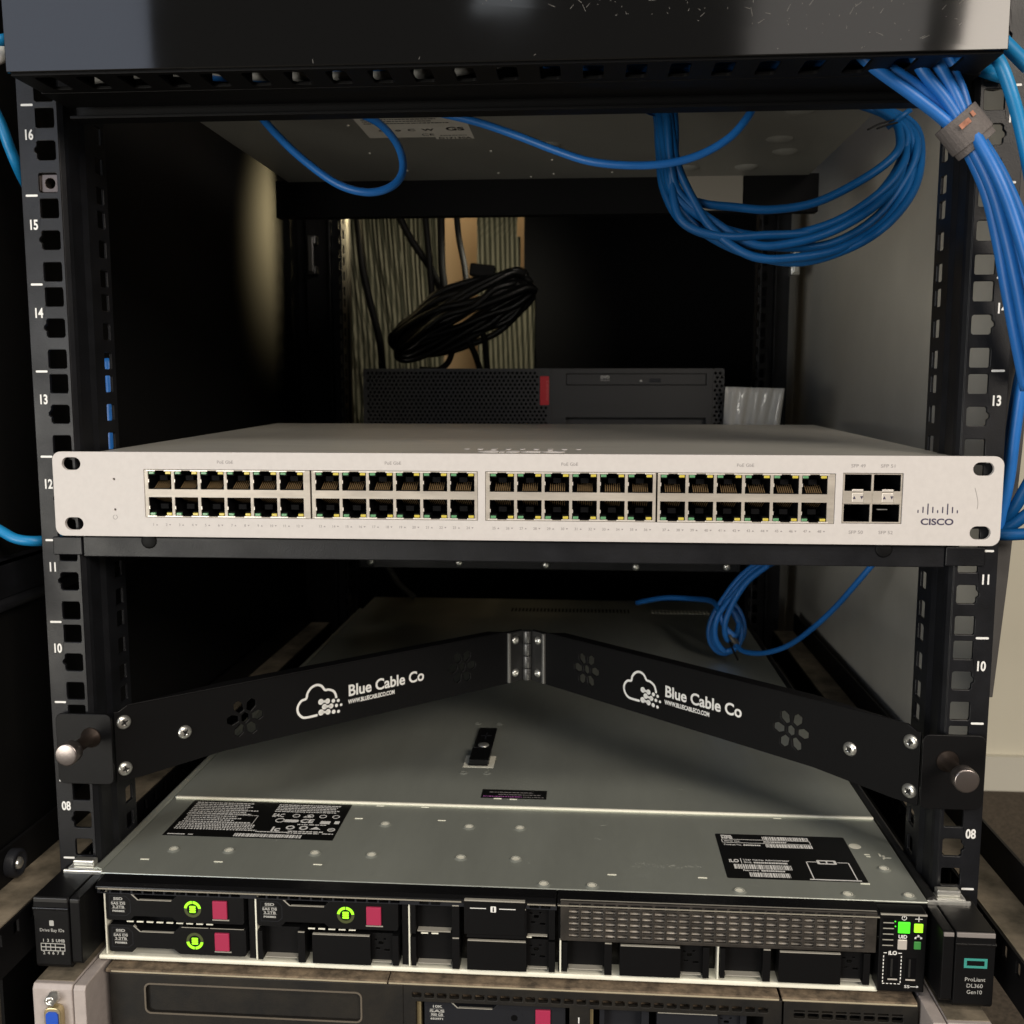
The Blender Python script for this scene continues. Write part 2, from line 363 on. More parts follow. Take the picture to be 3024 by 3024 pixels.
# rear post returns (deep box section behind the rear rails)
for s in (-1, 1):
    mb = MB(); x0, x1 = sorted((s * 248, s * (276 if s < 0 else 263)))
    mb.box(x0, x1, 640, 672, ZB, ZT + 60)
    if s < 0: mb.box(-290, -276, 655, 672, ZB, ZT + 60)
    mb.build('corner_post', M['dark'] if s < 0 else M['rail'], rack, bevel=0.8)
    lt = MB(); cx = s * 266; cz = 182 if s < 0 else 177
    lt.box(cx - 4.5, cx + 4.5, 626, 640, cz + 12, cz + 21); lt.box(cx - 4.5, cx + 4.5, 626, 640, cz - 21, cz - 12)
    lt.box(cx - 3, cx + 3, 622, 628, cz - 19, cz + 19)
    lt.build('latch_bracket', M['steel'] if s > 0 else M['hinge'], rack, bevel=0.8)
B(-292, -290, 8, 900, ZB, ZT + 60).build('side_panel', M['leftpanel'], rack)
rp = MB().box(290, 292, 135, 741, ZB, ZT + 90); rp.box(290.2, 292, 743, 1000, ZB, ZT + 90)
rp.build('side_panel', M['sidepanel'], rack)
# outer corner frame just behind the right rail, and the left one
q_ = [PY(2990, 300, 25), PY(3075, 300, 25), PY(3060, 900, 25), PY(3020, 1330, 25), PY(2979, 1700, 25), PY(2932, 2060, 25), PY(2915, 2060, 25)]
MB().plate([(p.x, p.z) for p in q_], [], 0, 2, FRONT(0, 27, 0)).build('side_sheet', mat('grey_side_sheet', (0.075, 0.072, 0.07), .6, spec=.3, bump=.15), rack, bevel=.5)
cn = MB().plate(rect(-237.4, 135.2, -228.0, 144.2), [circ(-232.6, 139.7, 2.6, 14)], 0, 6, FRONT(0, 8, 0)).box(-238.4, -237.2, 1.2, 9, 135.8, 143.6).box(-228.2, -227.0, 1.2, 9, 135.8, 143.6)
tag(cn.build('cage_nut', mat('tarnished_steel', (.09, .075, .07), .35, metal=.8), None, bevel=.3), 'shiny cage nut clipped in the left rail between the numbers 16 and 15', 'cage nut')
# depth braces: web, dusty ledge, slotted drop flange
def brace(s, zt, y0, y1, name='depth_brace', slots=True, dust=True):
    mb = MB(); x0, x1 = sorted((s * 280, s * 282))
    mb.box(x0, x1, y0, y1, zt - 21, zt)
    xa, xb = sorted((s * 258, s * 279.9)); 
    hl = []
    y = y0 + 12
    while y < y1 - 16: hl.append(rr(y, -9.5, y + 5.0, -2.5 + 0, 0.6, 2)); y += 15.9
    mb.plate(rect(y0, -26, y1, 0), hl if slots else [], 0, 1.6, frame((s * 256.4 if s > 0 else -258, 0, zt - 21.2), (0, 1, 0), (0, 0, 1)))
    o = mb.build(name, M['dark'], rack, bevel=0.3)
    d = MB().box(xa, xb, y0, y1, zt - 22.2, zt - 20.6).build('dusty_ledge', M['dusty'] if dust else M['dark'], o)
    return o
brace(1, -221, -60, 640); brace(-1, -220, -60, 640)
br = MB().box(-282, -280, -60, 640, -80, -60).box(-292, -280, -60, 640, -61.5, -60)
br.cyl(frame((-285, -60, -84), (1, 0, 0), (0, 0, 1)), 5, 0, -300)
br.build('depth_brace', M['rail'], rack)
# washers screw seen on the left lower brace
sm = frame((-279.6, 7, -230), (0, 1, 0), (0, 0, 1))
q = MB().lathe(sm, [(8, 0), (8, 4.5), (7.2, 5.5), (5.2, 5.5), (4.6, 3.4), (0.01, 3.2)])
q.build('screw_head', M['greyplastic'], rack)
MB().lathe(sm, [(3.6, 3.2), (3.4, 5.2), (2, 6.2), (0.01, 6.4)]).build('screw_head', M['steel'], rack)
# top and bottom closures of the cabinet (out of view, they keep the room's light out)
B(-292, 292, 60, 1000, ZT + 90, ZT + 92).build('roof_panel', M['dark'], rack)
B(-292, 292, -10, 1000, ZB - 2, ZB).build('base_panel', M['dark'], rack)
# rear door: right leaf solid black, left leaf's mesh moire imitated by striped folded strips, a gap between
MB().box(-292, -45.3, 911, 914, ZB, -19).box(-45, 292, 905, 910, ZB, ZT + 90).build('rear_door', M['void'], rack)  # lower left sheet added to keep the gap there dark
def pleats(xa, xb, z0, z1, lean, seed, y0=900):
    rnd = random.Random(seed); mb = MB(); nx = int((xb - xa) / 1.0); nz = 26; vs = []
    ph = [rnd.uniform(0, 6.3) for _ in range(5)]
    for j in range(nz + 1):
        t = j / nz; z = z0 + (z1 - z0) * t
        for i in range(nx + 1):
            x = xa + (xb - xa) * i / nx; xx = x - lean * (1 - t) ** 1.7 * 60
            y = y0 + 2.6 * math.sin(xx * 1.25 + ph[0]) + 1.6 * math.sin(xx * 0.31 + ph[1] + t) + 0.9 * math.sin(xx * 2.3 + ph[2])
            vs.append((x, y, z))
    return mb.add(vs, [(j * (nx + 1) + i, j * (nx + 1) + i + 1, (j + 1) * (nx + 1) + i + 1, (j + 1) * (nx + 1) + i) for j in range(nz) for i in range(nx)], True)
cu = empty('mesh_door_moire', (-150, 900, -100), 'folded olive strips standing in for the perforated rear door and its moire', 'fabric')
pleats(-300, -214, -20, 300, 0.9, 1).build('strip', M['pleat'], cu)
pleats(-219, -157, -20, 300, 0.4, 2, 907).build('strip', M['pleat'], cu)
pleats(-109, -50, -20, 238, -0.35, 3).build('strip', M['pleat'], cu)
pleats(-109, -54.5, 236, 300, -0.35, 3).build('strip', M['pleat'], cu)
pleats(-53, -30, -20, 160, -0.35, 5, 897).build('strip', M['pleat'], cu)

# ================================================================== CABLE MANAGER (top)
cm = empty('cable_manager', (0, -20, 178), 'glossy black horizontal cable manager cover across the top of the picture', 'cable manager')
cover = MB().box(-222, 218, -52, -50, 178, 224).box(-222, 218, -52, -8, 222.5, 224)
cover.build('cover', M['gloss'], cm, bevel=0.4)
sl = []; x = -212.0
while x < 205:
    sl.append(rr(x, -46.5, x + 9.2, -27, 2, 3)); x += 19.3
base = MB().plate(rect(-221, -49.9, 217, -22), sl, 0, 1.6, TOP(0, 0, 177))
base.box(-221, 221, 3, 14, 171.5, 173)
base.box(-222, 218, -22, 3, 176.8, 178.4)
base.build('base_plate', M['dark'], cm, bevel=0.3)
B(-221, 221, 10, 14, 173, 186).build('rear_flange', M['dark'], cm, bevel=0.3)
fg = MB()
for i in range(22):
    xx = -217.4 + 19.3 * i
    fg.box(xx, xx + 3.4, -48, -22, 179, 206)
fg.build('finger_row', M['dark'], cm, bevel=0.6)
dm = MB(); rnd = random.Random(3)
for i in range(260):
    x = rnd.choice([rnd.uniform(-140, 60), rnd.uniform(40, 200)]); z = rnd.uniform(180, 212); l = rnd.choice([0.4, 0.5, 0.7, 1.2, 2.4, 3.2]); a = rnd.uniform(0, 3.14)
    dm.extr([(-l / 2, -0.11), (l / 2, -0.05), (l / 2, 0.05), (-l / 2, 0.11)], 0, 0.02, frame((x, -52.0, z), (math.cos(a), 0, math.sin(a)), (-math.sin(a), 0, math.cos(a))))
dm.build('scratches', mat('scratch_grey', (0.13, 0.125, 0.115), 0.7), cm)['kind'] = 'stuff'
MB().box(-221, 217, -49, -9, 219, 220).box(-222, 218, -5.5, -4.5, 178.5, 222).build('shade_liner', M['void'], cm)  # black sheets added so the slots look dark inside
# cables lying in the manager, seen through its slots
cb = MB()
cb.tube([(-150, -13, 187), (-110, -12, 185.5), (-60, -14, 188), (-20, -11, 191)], 2.9)
cb.tube([(20, -13, 189), (60, -14, 186), (110, -12, 185.5), (150, -13, 187), (215, -10, 189)], 2.9)
cb.tube([(-190, -11, 191), (-120, -13, 193), (30, -11, 192), (120, -12, 191)], 2.9)
tag(cb.build('patch_cable', M['blue']), 'blue patch cables lying inside the top cable manager, glimpsed through its slots', 'cable')
tag(MB().tube([(-208, -12, 186), (-160, -13, 189), (-95, -14, 184.5), (-40, -13, 184.5), (0, -11, 190)], 3).build('patch_cable', M['white']), 'pale grey patch cable glimpsed through the slots of the top cable manager', 'cable')

# ================================================================== GREY CASE ABOVE (underside)
gc = empty('grey_equipment_case', (5, 170, 204.5), 'grey metal case overhead showing its underside with a white rating label', 'equipment case')
B(-207, 218, 2, 340, 204.5, 246).build('case', M['boxgrey'], gc, bevel=0.8)
for x, y in ((-16.7, 125.5), (13, 222.7), (170.5, 142.8), (171.7, 216.2), (182.6, 254.6), (163.2, 304.7), (118, 305.2)):
    MB().lathe(frame((x, y, 204.5), (1, 0, 0), (0, -1, 0)), [(9.5, -0.3), (8.5, 0.7), (6, 2.0), (3, 2.7), (0.01, 2.9)]).build('dimple', M['boxgrey'], gc)
for x, y in ((-116.6, 238.6), (-28.3, 238.4), (14.5, 269.2), (-29.4, 313.6), (-4.5, 329.9), (14.1, 320.6), (60.4, 317.4), (-27.6, 160.2), (-113.9, 159.2), (-100, 300), (96, 250), (99, 250)):
    MB().lathe(frame((x, y, 204.5), (1, 0, 0), (0, -1, 0)), [(1.3, -0.1), (1.0, 0.8), (0.01, 1.1)], 10).build('rivet', M['steel'], gc)
UND = lambda x, y: frame((x, y, 204.4), (1, 0, 0), (0, -1, 0))     # underside, read from below, faces down
lb = MB().plate([(-107, -90), (-36, -90), (-36, -199.5), (-62, -199.5), (-62, -193.5), (-107, -193.5)], [], 0, 0.12, frame((0, 0, 204.45), (1, 0, 0), (0, -1, 0))).build('rating_label', M['paper'], gc)
tx = MB(); rnd = random.Random(5)
def dashes(mb, m, x0, x1, y, h, rnd, gap=0.5, lo=0.8, hi=3.2, thick=0.05, a=0.0):
    x = x0
    while x < x1:
        l = min(rnd.uniform(lo, hi), x1 - x); mb.extr([(x, y), (x + l, y), (x + l, y + h), (x, y + h)], a, a + thick, m); x += l + rnd.uniform(gap * 0.6, gap * 1.4)
LU = frame((0, 0, 204.3), (1, 0, 0), (0, -1, 0))
for k, yy in enumerate((-121, -126, -131, -137, -142, -147, -152, -157)): dashes(tx, LU, -103, -44 - rnd.uniform(0, 16), yy, 1.9, rnd)
for x, sy in ((-95, 'o'), (-84, 'o'), (-75, 'C'), (-64, 'W')): tx.text(sy, 5, frame((x, 176, 204.3), (1, 0, 0), (0, -1, 0)), bold=0.2)
tx.text('GS', 8, frame((-46, 176, 204.3), (1, 0, 0), (0, -1, 0)), bold=0.3, width=12); tx.text('CE', 5, frame((-66, 189, 204.3), (1, 0, 0), (0, -1, 0)))
tx.text('D17130A', 4.2, frame((-49, 198.5, 204.3), (1, 0, 0), (0, -1, 0)), bold=0.1, width=22)
dashes(tx, LU, -58, -40, -190, 1.2, rnd)
tx.build('lettering', M['sticker'], lb)
# black panel behind it
rb = empty('rear_upper_panel', (0, 352, 172), 'black metal panel closing the space behind the grey overhead case', 'panel')
MB().box(-218, 226, 340.3, 352, 176, 206).box(-218, 226, 352, 392, 202, 204).build('face_panel', M['void'], rb, bevel=0.5)
a = PY(1990, 545, 339); b = PY(2192, 620, 339); B(a.x, b.x, 338.6, 340.2, b.z, 205).build('lit_patch', mat('lit_patch_beige', (0.2,0.185,0.16), .5), rb)  # lit end of the black panel, put in as a paler plate
for px, py in ((1222, 555), (1090, 595)): p = PY(px, py, 345); MB().lathe(frame(p, (1, 0, 0), (0, 0, 1)), [(3, 0), (2.4, 1.4), (0.01, 2)], 12).build('rivet', M['hinge'], rb)

# ================================================================== NETWORK SWITCH
sw = empty('network_switch', (4.6, 160, -41.5), 'pale silver 48 port network switch lying on the black shelf', 'network switch')
xl, xr, zt, zb = -236.6, 245.8, 3.0, -41.4
ops = [rect(-187.6, -31.2, -12.9, -6.0), rect(-9.1, -31.2, 165.3, -6.0), rect(168.9, -30.8, 198, -5.6)]
ears = [rr(cx - 5.0, cz - 3.3, cx + 5.0, cz + 3.3, 3.29, 5) for cx in (-226.4, 236.1) for cz in (-4.6 + 1.3, -34.9)]
pin = [circ(-203.7, -11.3, 0.65, 10), circ(-203.8, -27.3, 0.65, 10)]
MB().plate(rr(xl, zb, xr, zt, 4.6, 6), ops + ears + pin, 0, 2.2, FRONT(0, -1.8, 0)).build('faceplate', M['face'], sw, bevel=0.35, seg=2)
# case with a slightly recessed, tapering lid edge
case = MB()
SX = frame((0, 0, 0), (0, 1, 0), (0, 0, 1))     # local x = depth, y = up, extruded along world x
case.extr([(-1.7, 1.4), (318, 4.6), (318, 5.9), (-1.7, 2.5)], -215.4, 224.6, SX)
case.box(-215.4, 224.6, -1.7, 318, -41.2, -40).box(-215.4, -214.2, -1.7, 318, -40, 1.3).box(223.4, 224.6, -1.7, 318, -40, 1.3).box(-214.2, 223.4, 60, 317.5, -40, 1.9)
cz_ = case.build('case', M['swtop'], sw, bevel=0.9)
B(-189, 200, -1.75, -1.72, -36, -1).build('inner_mask', M['void'], sw) if False else None
em = MB()
for i, h in enumerate((1.2, 2.2, 1.2)): pass
E0 = -23
hs = [3.0, 6.0, 10, 6.0, 3.0, 6.0, 10, 6.0, 3.0]
for i, h in enumerate(hs):
    x = E0 + i * 7.6
    em.cyl(TOP(x, 38, 2.8), 1.5, -0.1, 0.35, 12); em.box(x - 1.5, x + 1.5, 38 - h, 38, 2.7, 3.15)
    em.cyl(TOP(x, 38 - h, 2.8), 1.5, -0.1, 0.35, 12)
em.text('CISCO', 9, TOP(8, 12, 2.6), thick=0.35, width=46, bold=0.5)
em.build('embossed_mark', M['face'], sw, bevel=0.1)
# port blocks
starts = (-185.6, -97.0, -6.9, 79.2); bx = ((-187.4, -99.9), (-98.9, -13.1), (-8.9, 77.0), (77.9, 165.1))
FY = -1.2     # front of the metal connector blocks (recessed behind the faceplate front at -4)
for (a, b), st in zip(bx, starts):
    hl = []
    for c in range(6):
        x = st + c * 13.97
        hl.append(rect(x, -16.4, x + 12.5, -6.6)); hl.append(rect(x, -30.6, x + 12.5, -20.5))
    MB().plate(rect(a, -31.0, b, -6.2), hl, 0, 2.4, FRONT(0, FY, 0)).build('port_block', M['nickel'], sw)
def make_port(top):
    z0, z1 = (-16.4, -6.6) if top else (-30.6, -20.5); x0 = 0.0
    y0, y1 = -3.4, 9
    mb = MB()           # black socket: walls and back
    mb.box(x0, x0 + 12.5, y1, y1 + 0.5, z0, z1); mb.box(x0, x0 + 0.35, y0 + .5, y1, z0, z1); mb.box(x0 + 12.15, x0 + 12.5, y0 + .5, y1, z0, z1)
    mb.box(x0 + .35, x0 + 12.15, y0 + .5, y1, z0, z0 + 0.3); mb.box(x0 + .35, x0 + 12.15, y0 + .5, y1, z1 - 0.3, z1)
    zl0, zl1 = (z1 - 2.6, z1 - .3) if top else (z0 + .3, z0 + 2.6)
    mb.box(x0 + .4, x0 + 3.4, y0 + 1.2, y1, zl0, zl1); mb.box(x0 + 9.1, x0 + 12.1, y0 + 1.2, y1, zl0, zl1)
    zc = (z0 + z1) / 2 + (0.6 if top else -0.4)
    mb.box(x0 + 4.2, x0 + 8.3, y0 + 5, y1, zc - 1.2, zc + 1.4)
    p = mb.build('network_port', M['void'], sw)
    g = MB()
    for k in range(8):
        xx = x0 + 2.6 + k * 1.02
        if top: g.add([(xx, y0 + 1.5, z0 + .4), (xx + .5, y0 + 1.5, z0 + .4), (xx + .5, y1 - 4, z0 + 4.0), (xx, y1 - 4, z0 + 4.0)], [(0, 1, 2, 3)])
        else: g.add([(xx, y0 + 2.5, z1 - .5), (xx + .42, y0 + 2.5, z1 - .5), (xx + .42, y1 - 1, z1 - 4.2), (xx, y1 - 1, z1 - 4.2)], [(0, 1, 2, 3)])
    g.build('contacts', M['gold'], p)
    ll0, ll1 = (z1 - 1.9, z1 - .6) if top else (z0 + .6, z0 + 1.9)
    B(x0 + 0.45, x0 + 3.2, y0 - .05, y0 + 1.6, ll0, ll1).build('status_light', M['ledg'], p, bevel=0.2)
    B(x0 + 9.3, x0 + 12.05, y0 - .05, y0 + 1.6, ll0, ll1).build('status_light', M['ledy'], p, bevel=0.2)
    t = MB(); tz0, tz1 = (z1 - .45, z1 + .3) if top else (z0 - .35, z0 + .4)
    for a, b in ((-0.9, 3.9), (8.6, 13.3)): t.box(x0 + a, x0 + b, y0 - .25, y0 + .9, tz0, tz1)
    t.box(x0 - 0.15, x0 + 0.45, y0 - .12, y0 + .5, (z0 + z1) / 2 - 1.4, (z0 + z1) / 2 + .4)
    t.build('shield_tab', M['tab'], p, bevel=0.12)
    return p
for top in (True, False):
    proto = make_port(top); proto.location = Vector((starts[0], 0, 0)) * S
    for bi, st in enumerate(starts):
        for c in range(6):
            if bi == 0 and c == 0: continue
            copy_part(proto, sw, (st + c * 13.97 - starts[0], 0, 0))
sm_ = MB().tube([(232.4, -4.02, -12.5), (233.4, -4.02, -16), (234.2, -4.02, -20), (234.0, -4.02, -23)], .13, 6); sm_.build('scuff', mat('dark_scuff', (.3, .28, .27), .6), sw)
# SFP cages
mb = MB().plate(rect(169.1, -30.6, 197.8, -5.8), [rect(169.9, -14.6, 182.9, -6.4), rect(184.0, -14.6, 197.1, -6.4), rect(169.9, -30.0, 182.6, -21.2), rect(183.7, -30.0, 197.0, -21.2)], 0, 1.0, FRONT(0, -2.2, 0))
for x in (169.2, 183.8):
    mb.box(x, x + 4.3, -3.5, -2.2, -20.9, -14.6); mb.box(x + 10.1, x + 13.9, -3.5, -2.2, -20.9, -14.6); pass
mb.build('uplink_cage', M['nickel'], sw, bevel=0.12)
mb = MB()
for x in (169.2, 183.8): mb.box(x + 4.4, x + 9.8, -3.8, -2.2, -14.9, -13.7).box(x + 4.4, x + 10.0, -3.4, -2.2, -20.2, -15.6)
mb.build('latch_tab', M['tab'], sw, bevel=0.2)
mb = MB().box(169, 198, 36, 38, -31, -5).box(169.2, 169.8, -1, 36, -30.6, -6).box(183, 183.9, -1, 36, -30.6, -6).box(197.2, 197.8, -1, 36, -30.6, -6).box(169.8, 197.2, -1, 36, -30.9, -30.2).box(169.8, 197.2, -1, 36, -6.2, -5.7).box(169.8, 197.2, -1, 36, -21.1, -14.7)
mb.build('uplink_socket', M['void'], sw)  # inner cage walls painted black for the shade inside
g = MB(); rnd = random.Random(11)
for cx in (177, 177.5): 
    for k in range(8): 
        zc = -10.5 if cx == 177 else -25; g.lathe(FRONT(cx + rnd.uniform(-3, 4), 20, zc + rnd.uniform(-3, 3)), [(.45, 0), (.3, .4), (0.01, .5)], 8)
g.box(187.4, 192.6, 2, 4, -24.6, -24.1); g.build('contacts', M['steel'], sw)
# printed marks
t1 = MB(); fy = -4.0
for x in (-144.1, -56.4, 33.6, 121.0): t1.text('PoE GbE', 1.55, FRONT(x, fy, -2.8), width=8.4)
for s_, x, z in (('SFP 49', 176.0, -2.8), ('SFP 51', 190.5, -2.8), ('SFP 50', 176.0, -35.9), ('SFP 52', 190.5, -35.9)): t1.text(s_, 1.6, FRONT(x, fy, z), width=6.9)
for i in range(48):
    bi, c = divmod(i, 12); x = starts[bi] + (c // 2) * 13.97 + (2.2 if i % 2 == 0 else 9.2)
    t1.text(str(i + 1), 1.3, FRONT(x, fy, -35.6))
    d = 1.3 if i < 9 else 1.7; s_ = 1 if i % 2 == 0 else -1
    t1.extr([(x + d, -35.0 - .35 * s_), (x + d + 1.1, -35.0 - .35 * s_), (x + d + .55, -35.0 + .4 * s_)][::s_], 0, .06, FRONT(0, fy, 0))
t1.ring(FRONT(-203.9, fy, -31.2), 1.0, 1.25, 0, .06, 110, 430)
t1.build('lettering', M['greyprint'], sw)
t2 = MB()
for i, h in enumerate((1.6, 3.2, 5.6, 3.2, 1.6, 3.2, 5.6, 3.2, 1.6)):
    x = 205.7 + i * 2.36; zc = -25.1 + (0 if h == 1.6 else (1.0 if h == 3.2 else 1.3)) - (0.4 if h > 5 else 0) + h * 0
    z0 = -25.2 if h < 5 else -26.0
    t2.plate(rr(x - .3, z0, x + .3, z0 + h, .29, 3), [], 0, .06, FRONT(0, fy, 0))
t2.text('CISCO', 3.0, FRONT(215.1, fy, -31.0), width=15.8, bold=0.12)
t2.build('lettering', M['navyprint'], sw)
t3 = MB()
for x in (174.9, 189.5):
    t3.extr([(x - .9, -18.6), (x + .6, -18.6), (x - .15, -17.0)], 0, .05, FRONT(0, -3.42, 0)); t3.extr([(x + 2.7, -17.1), (x + 3.45, -18.7), (x + 4.2, -17.1)][::-1], 0, .05, FRONT(0, -3.42, 0))
t3.build('lettering', M['navyprint'], sw)

# ================================================================== SHELF UNDER THE SWITCH
sh = empty('rack_shelf', (0, 150, -53), 'black steel cantilever shelf carrying the silver switch', 'shelf', 'shelves in the cabinet')
mb = MB().box(-224, 221, -0.5, 1.5, -53, -42.2).box(-222, 220, 1.5, 330, -43.6, -42.2).box(-224, -222, 1.5, 330, -53, -42.2).box(219, 221, 1.5, 330, -53, -42.2)
mb.box(-240, -224, -1.6, -0.1, -52, -42.4).box(221, 240, -1.6, -0.1, -52, -42.4)
mb.build('tray', M['rail'], sh, bevel=0.5)
for px, py in ((440, 1597), (2610, 1622)): p = PY(px, py, -0.6); MB().lathe(frame(p, (1, 0, 0), (0, 0, 1)), [(4.2, -.5), (4.2, .2), (3.5, .5), (0.01, .5)], 16).build('plug', M['dark'], sh)

# rear tray lower down, with screws
rt = empty('rear_tray', (0, 550, -139), 'black metal tray edge with four screws behind the silver switch shelf', 'tray')
a = PY(1060, 1650, 450); b = PY(2185, 1690, 450)
B(a.x, b.x, 450, 640, b.z, b.z + 60).build('tray', M['rail'], rt, bevel=0.6)
for px, py in ((1095, 1658), (1355, 1662), (1612, 1668), (1878, 1674), (2146, 1675)):
    p = PY(px, py, 450); MB().lathe(frame(p, (1, 0, 0), (0, 0, 1)), [(3.4, 0), (3.2, 1.2), (1.6, 1.9), (0.01, 2)], 14).build('screw', M['steel'], rt)

# ================================================================== DESKTOP COMPUTER
pc = empty('desktop_computer', (0, 590, -44), 'black slim desktop computer with a perforated front and red badge behind the switch', 'computer')
Yp = 440.0
def pp(px, py): return PY(px, py, Yp)
x0, x1, zt_ = pp(1072, 1090).x, pp(2140, 1090).x, pp(1600, 1088).z
xb_ = pp(1628, 1110).x; xc_ = pp(2106, 1110).x
MB().box(x0, x1, Yp + 6, Yp + 290, -42, zt_ - 1).build('case', M['pcblack'], pc, bevel=1.5)
B(x0 + 1, xb_ - 1, Yp + 4.5, Yp + 5.5, -41, zt_ - 1.5).build('grille_dark_backing', M['void'], pc)  # black sheet put in for the dark behind the holes
B(xc_ + .5, x1 - 1, Yp + 4.5, Yp + 5.5, -41, zt_ - 1.5).build('grille_dark_backing', M['void'], pc)
hx = []; pitch = 4.15; row = 0; z = zt_ - 4.2
while z > -38:
    x = x0 + 4.5 + (pitch / 2 if row % 2 else 0)
    while x < xb_ - 5 if (z < zt_ - 34 or z > zt_ - 3) else x < xb_ - 11.5:
        hx.append(circ(x, z, 1.5, 6)); x += pitch
    z -= 3.6; row += 1
MB().plate(rect(x0, -42, xb_, zt_), hx, 0, 2.5, FRONT(0, Yp + 2.5, 0)).build('perforated_panel', M['pcblack'], pc)
hx = []; row = 0; z = zt_ - 4.5
while z > -38:
    for k in range(2 if row % 2 else 2): hx.append(circ(xc_ + 2.2 + k * 4.3 + (1.6 if row % 2 else 0), z, 1.5, 6))
    z -= 3.9; row += 1
MB().plate(rr(xc_, -42, x1, zt_, 2.0, 3), hx, 0, 2.5, FRONT(0, Yp + 2.5, 0)).build('perforated_panel', M['pcblack'], pc)
d0, d1 = pp(1672, 1103), pp(2086, 1138)
MB().plate(rect(xb_, -42, xc_, zt_), [rect(d0.x, d1.z, d1.x, d0.z), rect(d0.x, -41, d1.x, pp(1700, 1233).z)], 0, 2.5, FRONT(0, Yp + 2.5, 0)).build('front_panel', M['pcblack'], pc, bevel=0.3)
dr = B(d0.x + .5, d1.x - .5, Yp + 0.6, Yp + 6, d1.z + .5, d0.z - .5).build('disc_drive', M['pcblack'], pc, bevel=0.5)
e = pp(1935, 1123); B(e.x - 5, e.x + 5, Yp - .4, Yp + 1, e.z - 1.6, e.z + 1.6).build('eject_button', M['greyplastic'], dr, bevel=0.3)
mb = MB(); e = pp(1787, 1113); mb.text('DVD', 2.6, FRONT(e.x, Yp + .55, e.z - 1.5), bold=.1, width=8); mb.text('MULTI', 1.2, FRONT(e.x, Yp + .55, e.z - 3.7), width=8)
e = pp(1893, 1124); mb.extr([(e.x - 1.5, e.z - .8), (e.x + 1.5, e.z - .8), (e.x, e.z + .9)], 0, .05, FRONT(0, Yp + .55, 0)); mb.build('lettering', M['dimprint'], dr)
a, b = pp(1595, 1111), pp(1621, 1196)
rbz = B(a.x, b.x, Yp - 1, Yp + 2, b.z, a.z).build('badge', M['redbar'], pc, bevel=0.4)
MB().text('Lenovo', 2.6, frame((b.x - 2.4, Yp - 1.02, (a.z + b.z) / 2), (0, 0, -1), (1, 0, 0)), width=18).build('lettering', mat('pale_red_print', (0.5, 0.1, 0.1), 0.5), rbz)
tag(B(-222, 222, 380, 640, -46, -44).build('rack_shelf', M['dark']), 'black shelf under the slim desktop computer at the back', 'shelf', 'shelves in the cabinet')
# clear bag
zb_ = MB(); P0 = PY(2142, 1142, 425); P1 = PY(2312, 1258, 425); n = 26; vs = []
for j in range(15):
    for i in range(n + 1):
        t = i / n; u = j / 14; x = P0.x + (P1.x - P0.x) * t * (1 - .10 * u); z = P0.z + (-42 - P0.z) * u + (-1.5 * t)
        vs.append((x, 425 + 3 * math.sin(t * 17 + u * 3) * (.3 + u) + 2 * math.sin(t * 31 + u * 5) + 6 * u, z))
zb_.add(vs, [(j * (n + 1) + i, j * (n + 1) + i + 1, (j + 1) * (n + 1) + i + 1, (j + 1) * (n + 1) + i) for j in range(14) for i in range(n)], True)
bagr = empty('zip_bag', ((P0.x + P1.x) / 2, 428, -42), 'crumpled clear plastic bag with a small white label beside the desktop computer', 'plastic bag')
bo = zb_.build('bag_film', M['glass'], bagr)
so = bo.modifiers.new('t', 'SOLIDIFY'); so.thickness = 0.0003
a = PY(2248, 1215, 436); b = PY(2300, 1256, 436); B(a.x, b.x, 436, 436.6, b.z - 6, a.z).build('paper_label', M['paper'], bagr)
B(P0.x + 4, P0.x + 30, 442, 455, -42, -8).build('contents', mat('yellow_green_parts', (0.35, 0.33, 0.12), 0.5, var=.3), bagr, bevel=2)

# ================================================================== FOLDING BRACKET
fb = empty('folding_bracket', (0, 90, -178), 'black folding cable bracket with white lettering, hinged in a V above the server', 'bracket')
ORL, ORR = Vector((-212, 0, 0)), Vector((214, 0, 0))
dl = Vector((214, 199, 0)).normalized(); dr_ = Vector((-214, 199, 0)).normalized()
ARML = frame(ORL, dl, (0, 0, 1)); ARMR = frame(ORR, -dr_, (0, 0, 1))     # right arm: local x runs from the hinge toward the ear (negative)
hexf = []
def flower(cx, cz):
    out = []
    def hexa(x, y, r, st, a0):
        return [(x + r * math.cos(R(60 * k + a0)) * (1), y + r * math.sin(R(60 * k + a0)) * st) for k in range(6)]
    out.append([(cx + 2.6 * math.cos(R(60 * k + 30)), cz + 3.2 * math.sin(R(60 * k + 30))) for k in range(6)])
    for k in range(6):
        a = R(60 * k + 0); c = Vector((cx + 7.6 * math.cos(a), cz + 7.9 * math.sin(a))); d = Vector((math.cos(a), math.sin(a))); n = Vector((-d.y, d.x))
        out.append([tuple(c + d * u + n * v) for u, v in ((-3.3, -1.5), (-3.3, 1.5), (0.6, 3.0), (3.6, 1.5), (3.6, -1.5), (0.6, -3.0))][::-1])
    return out
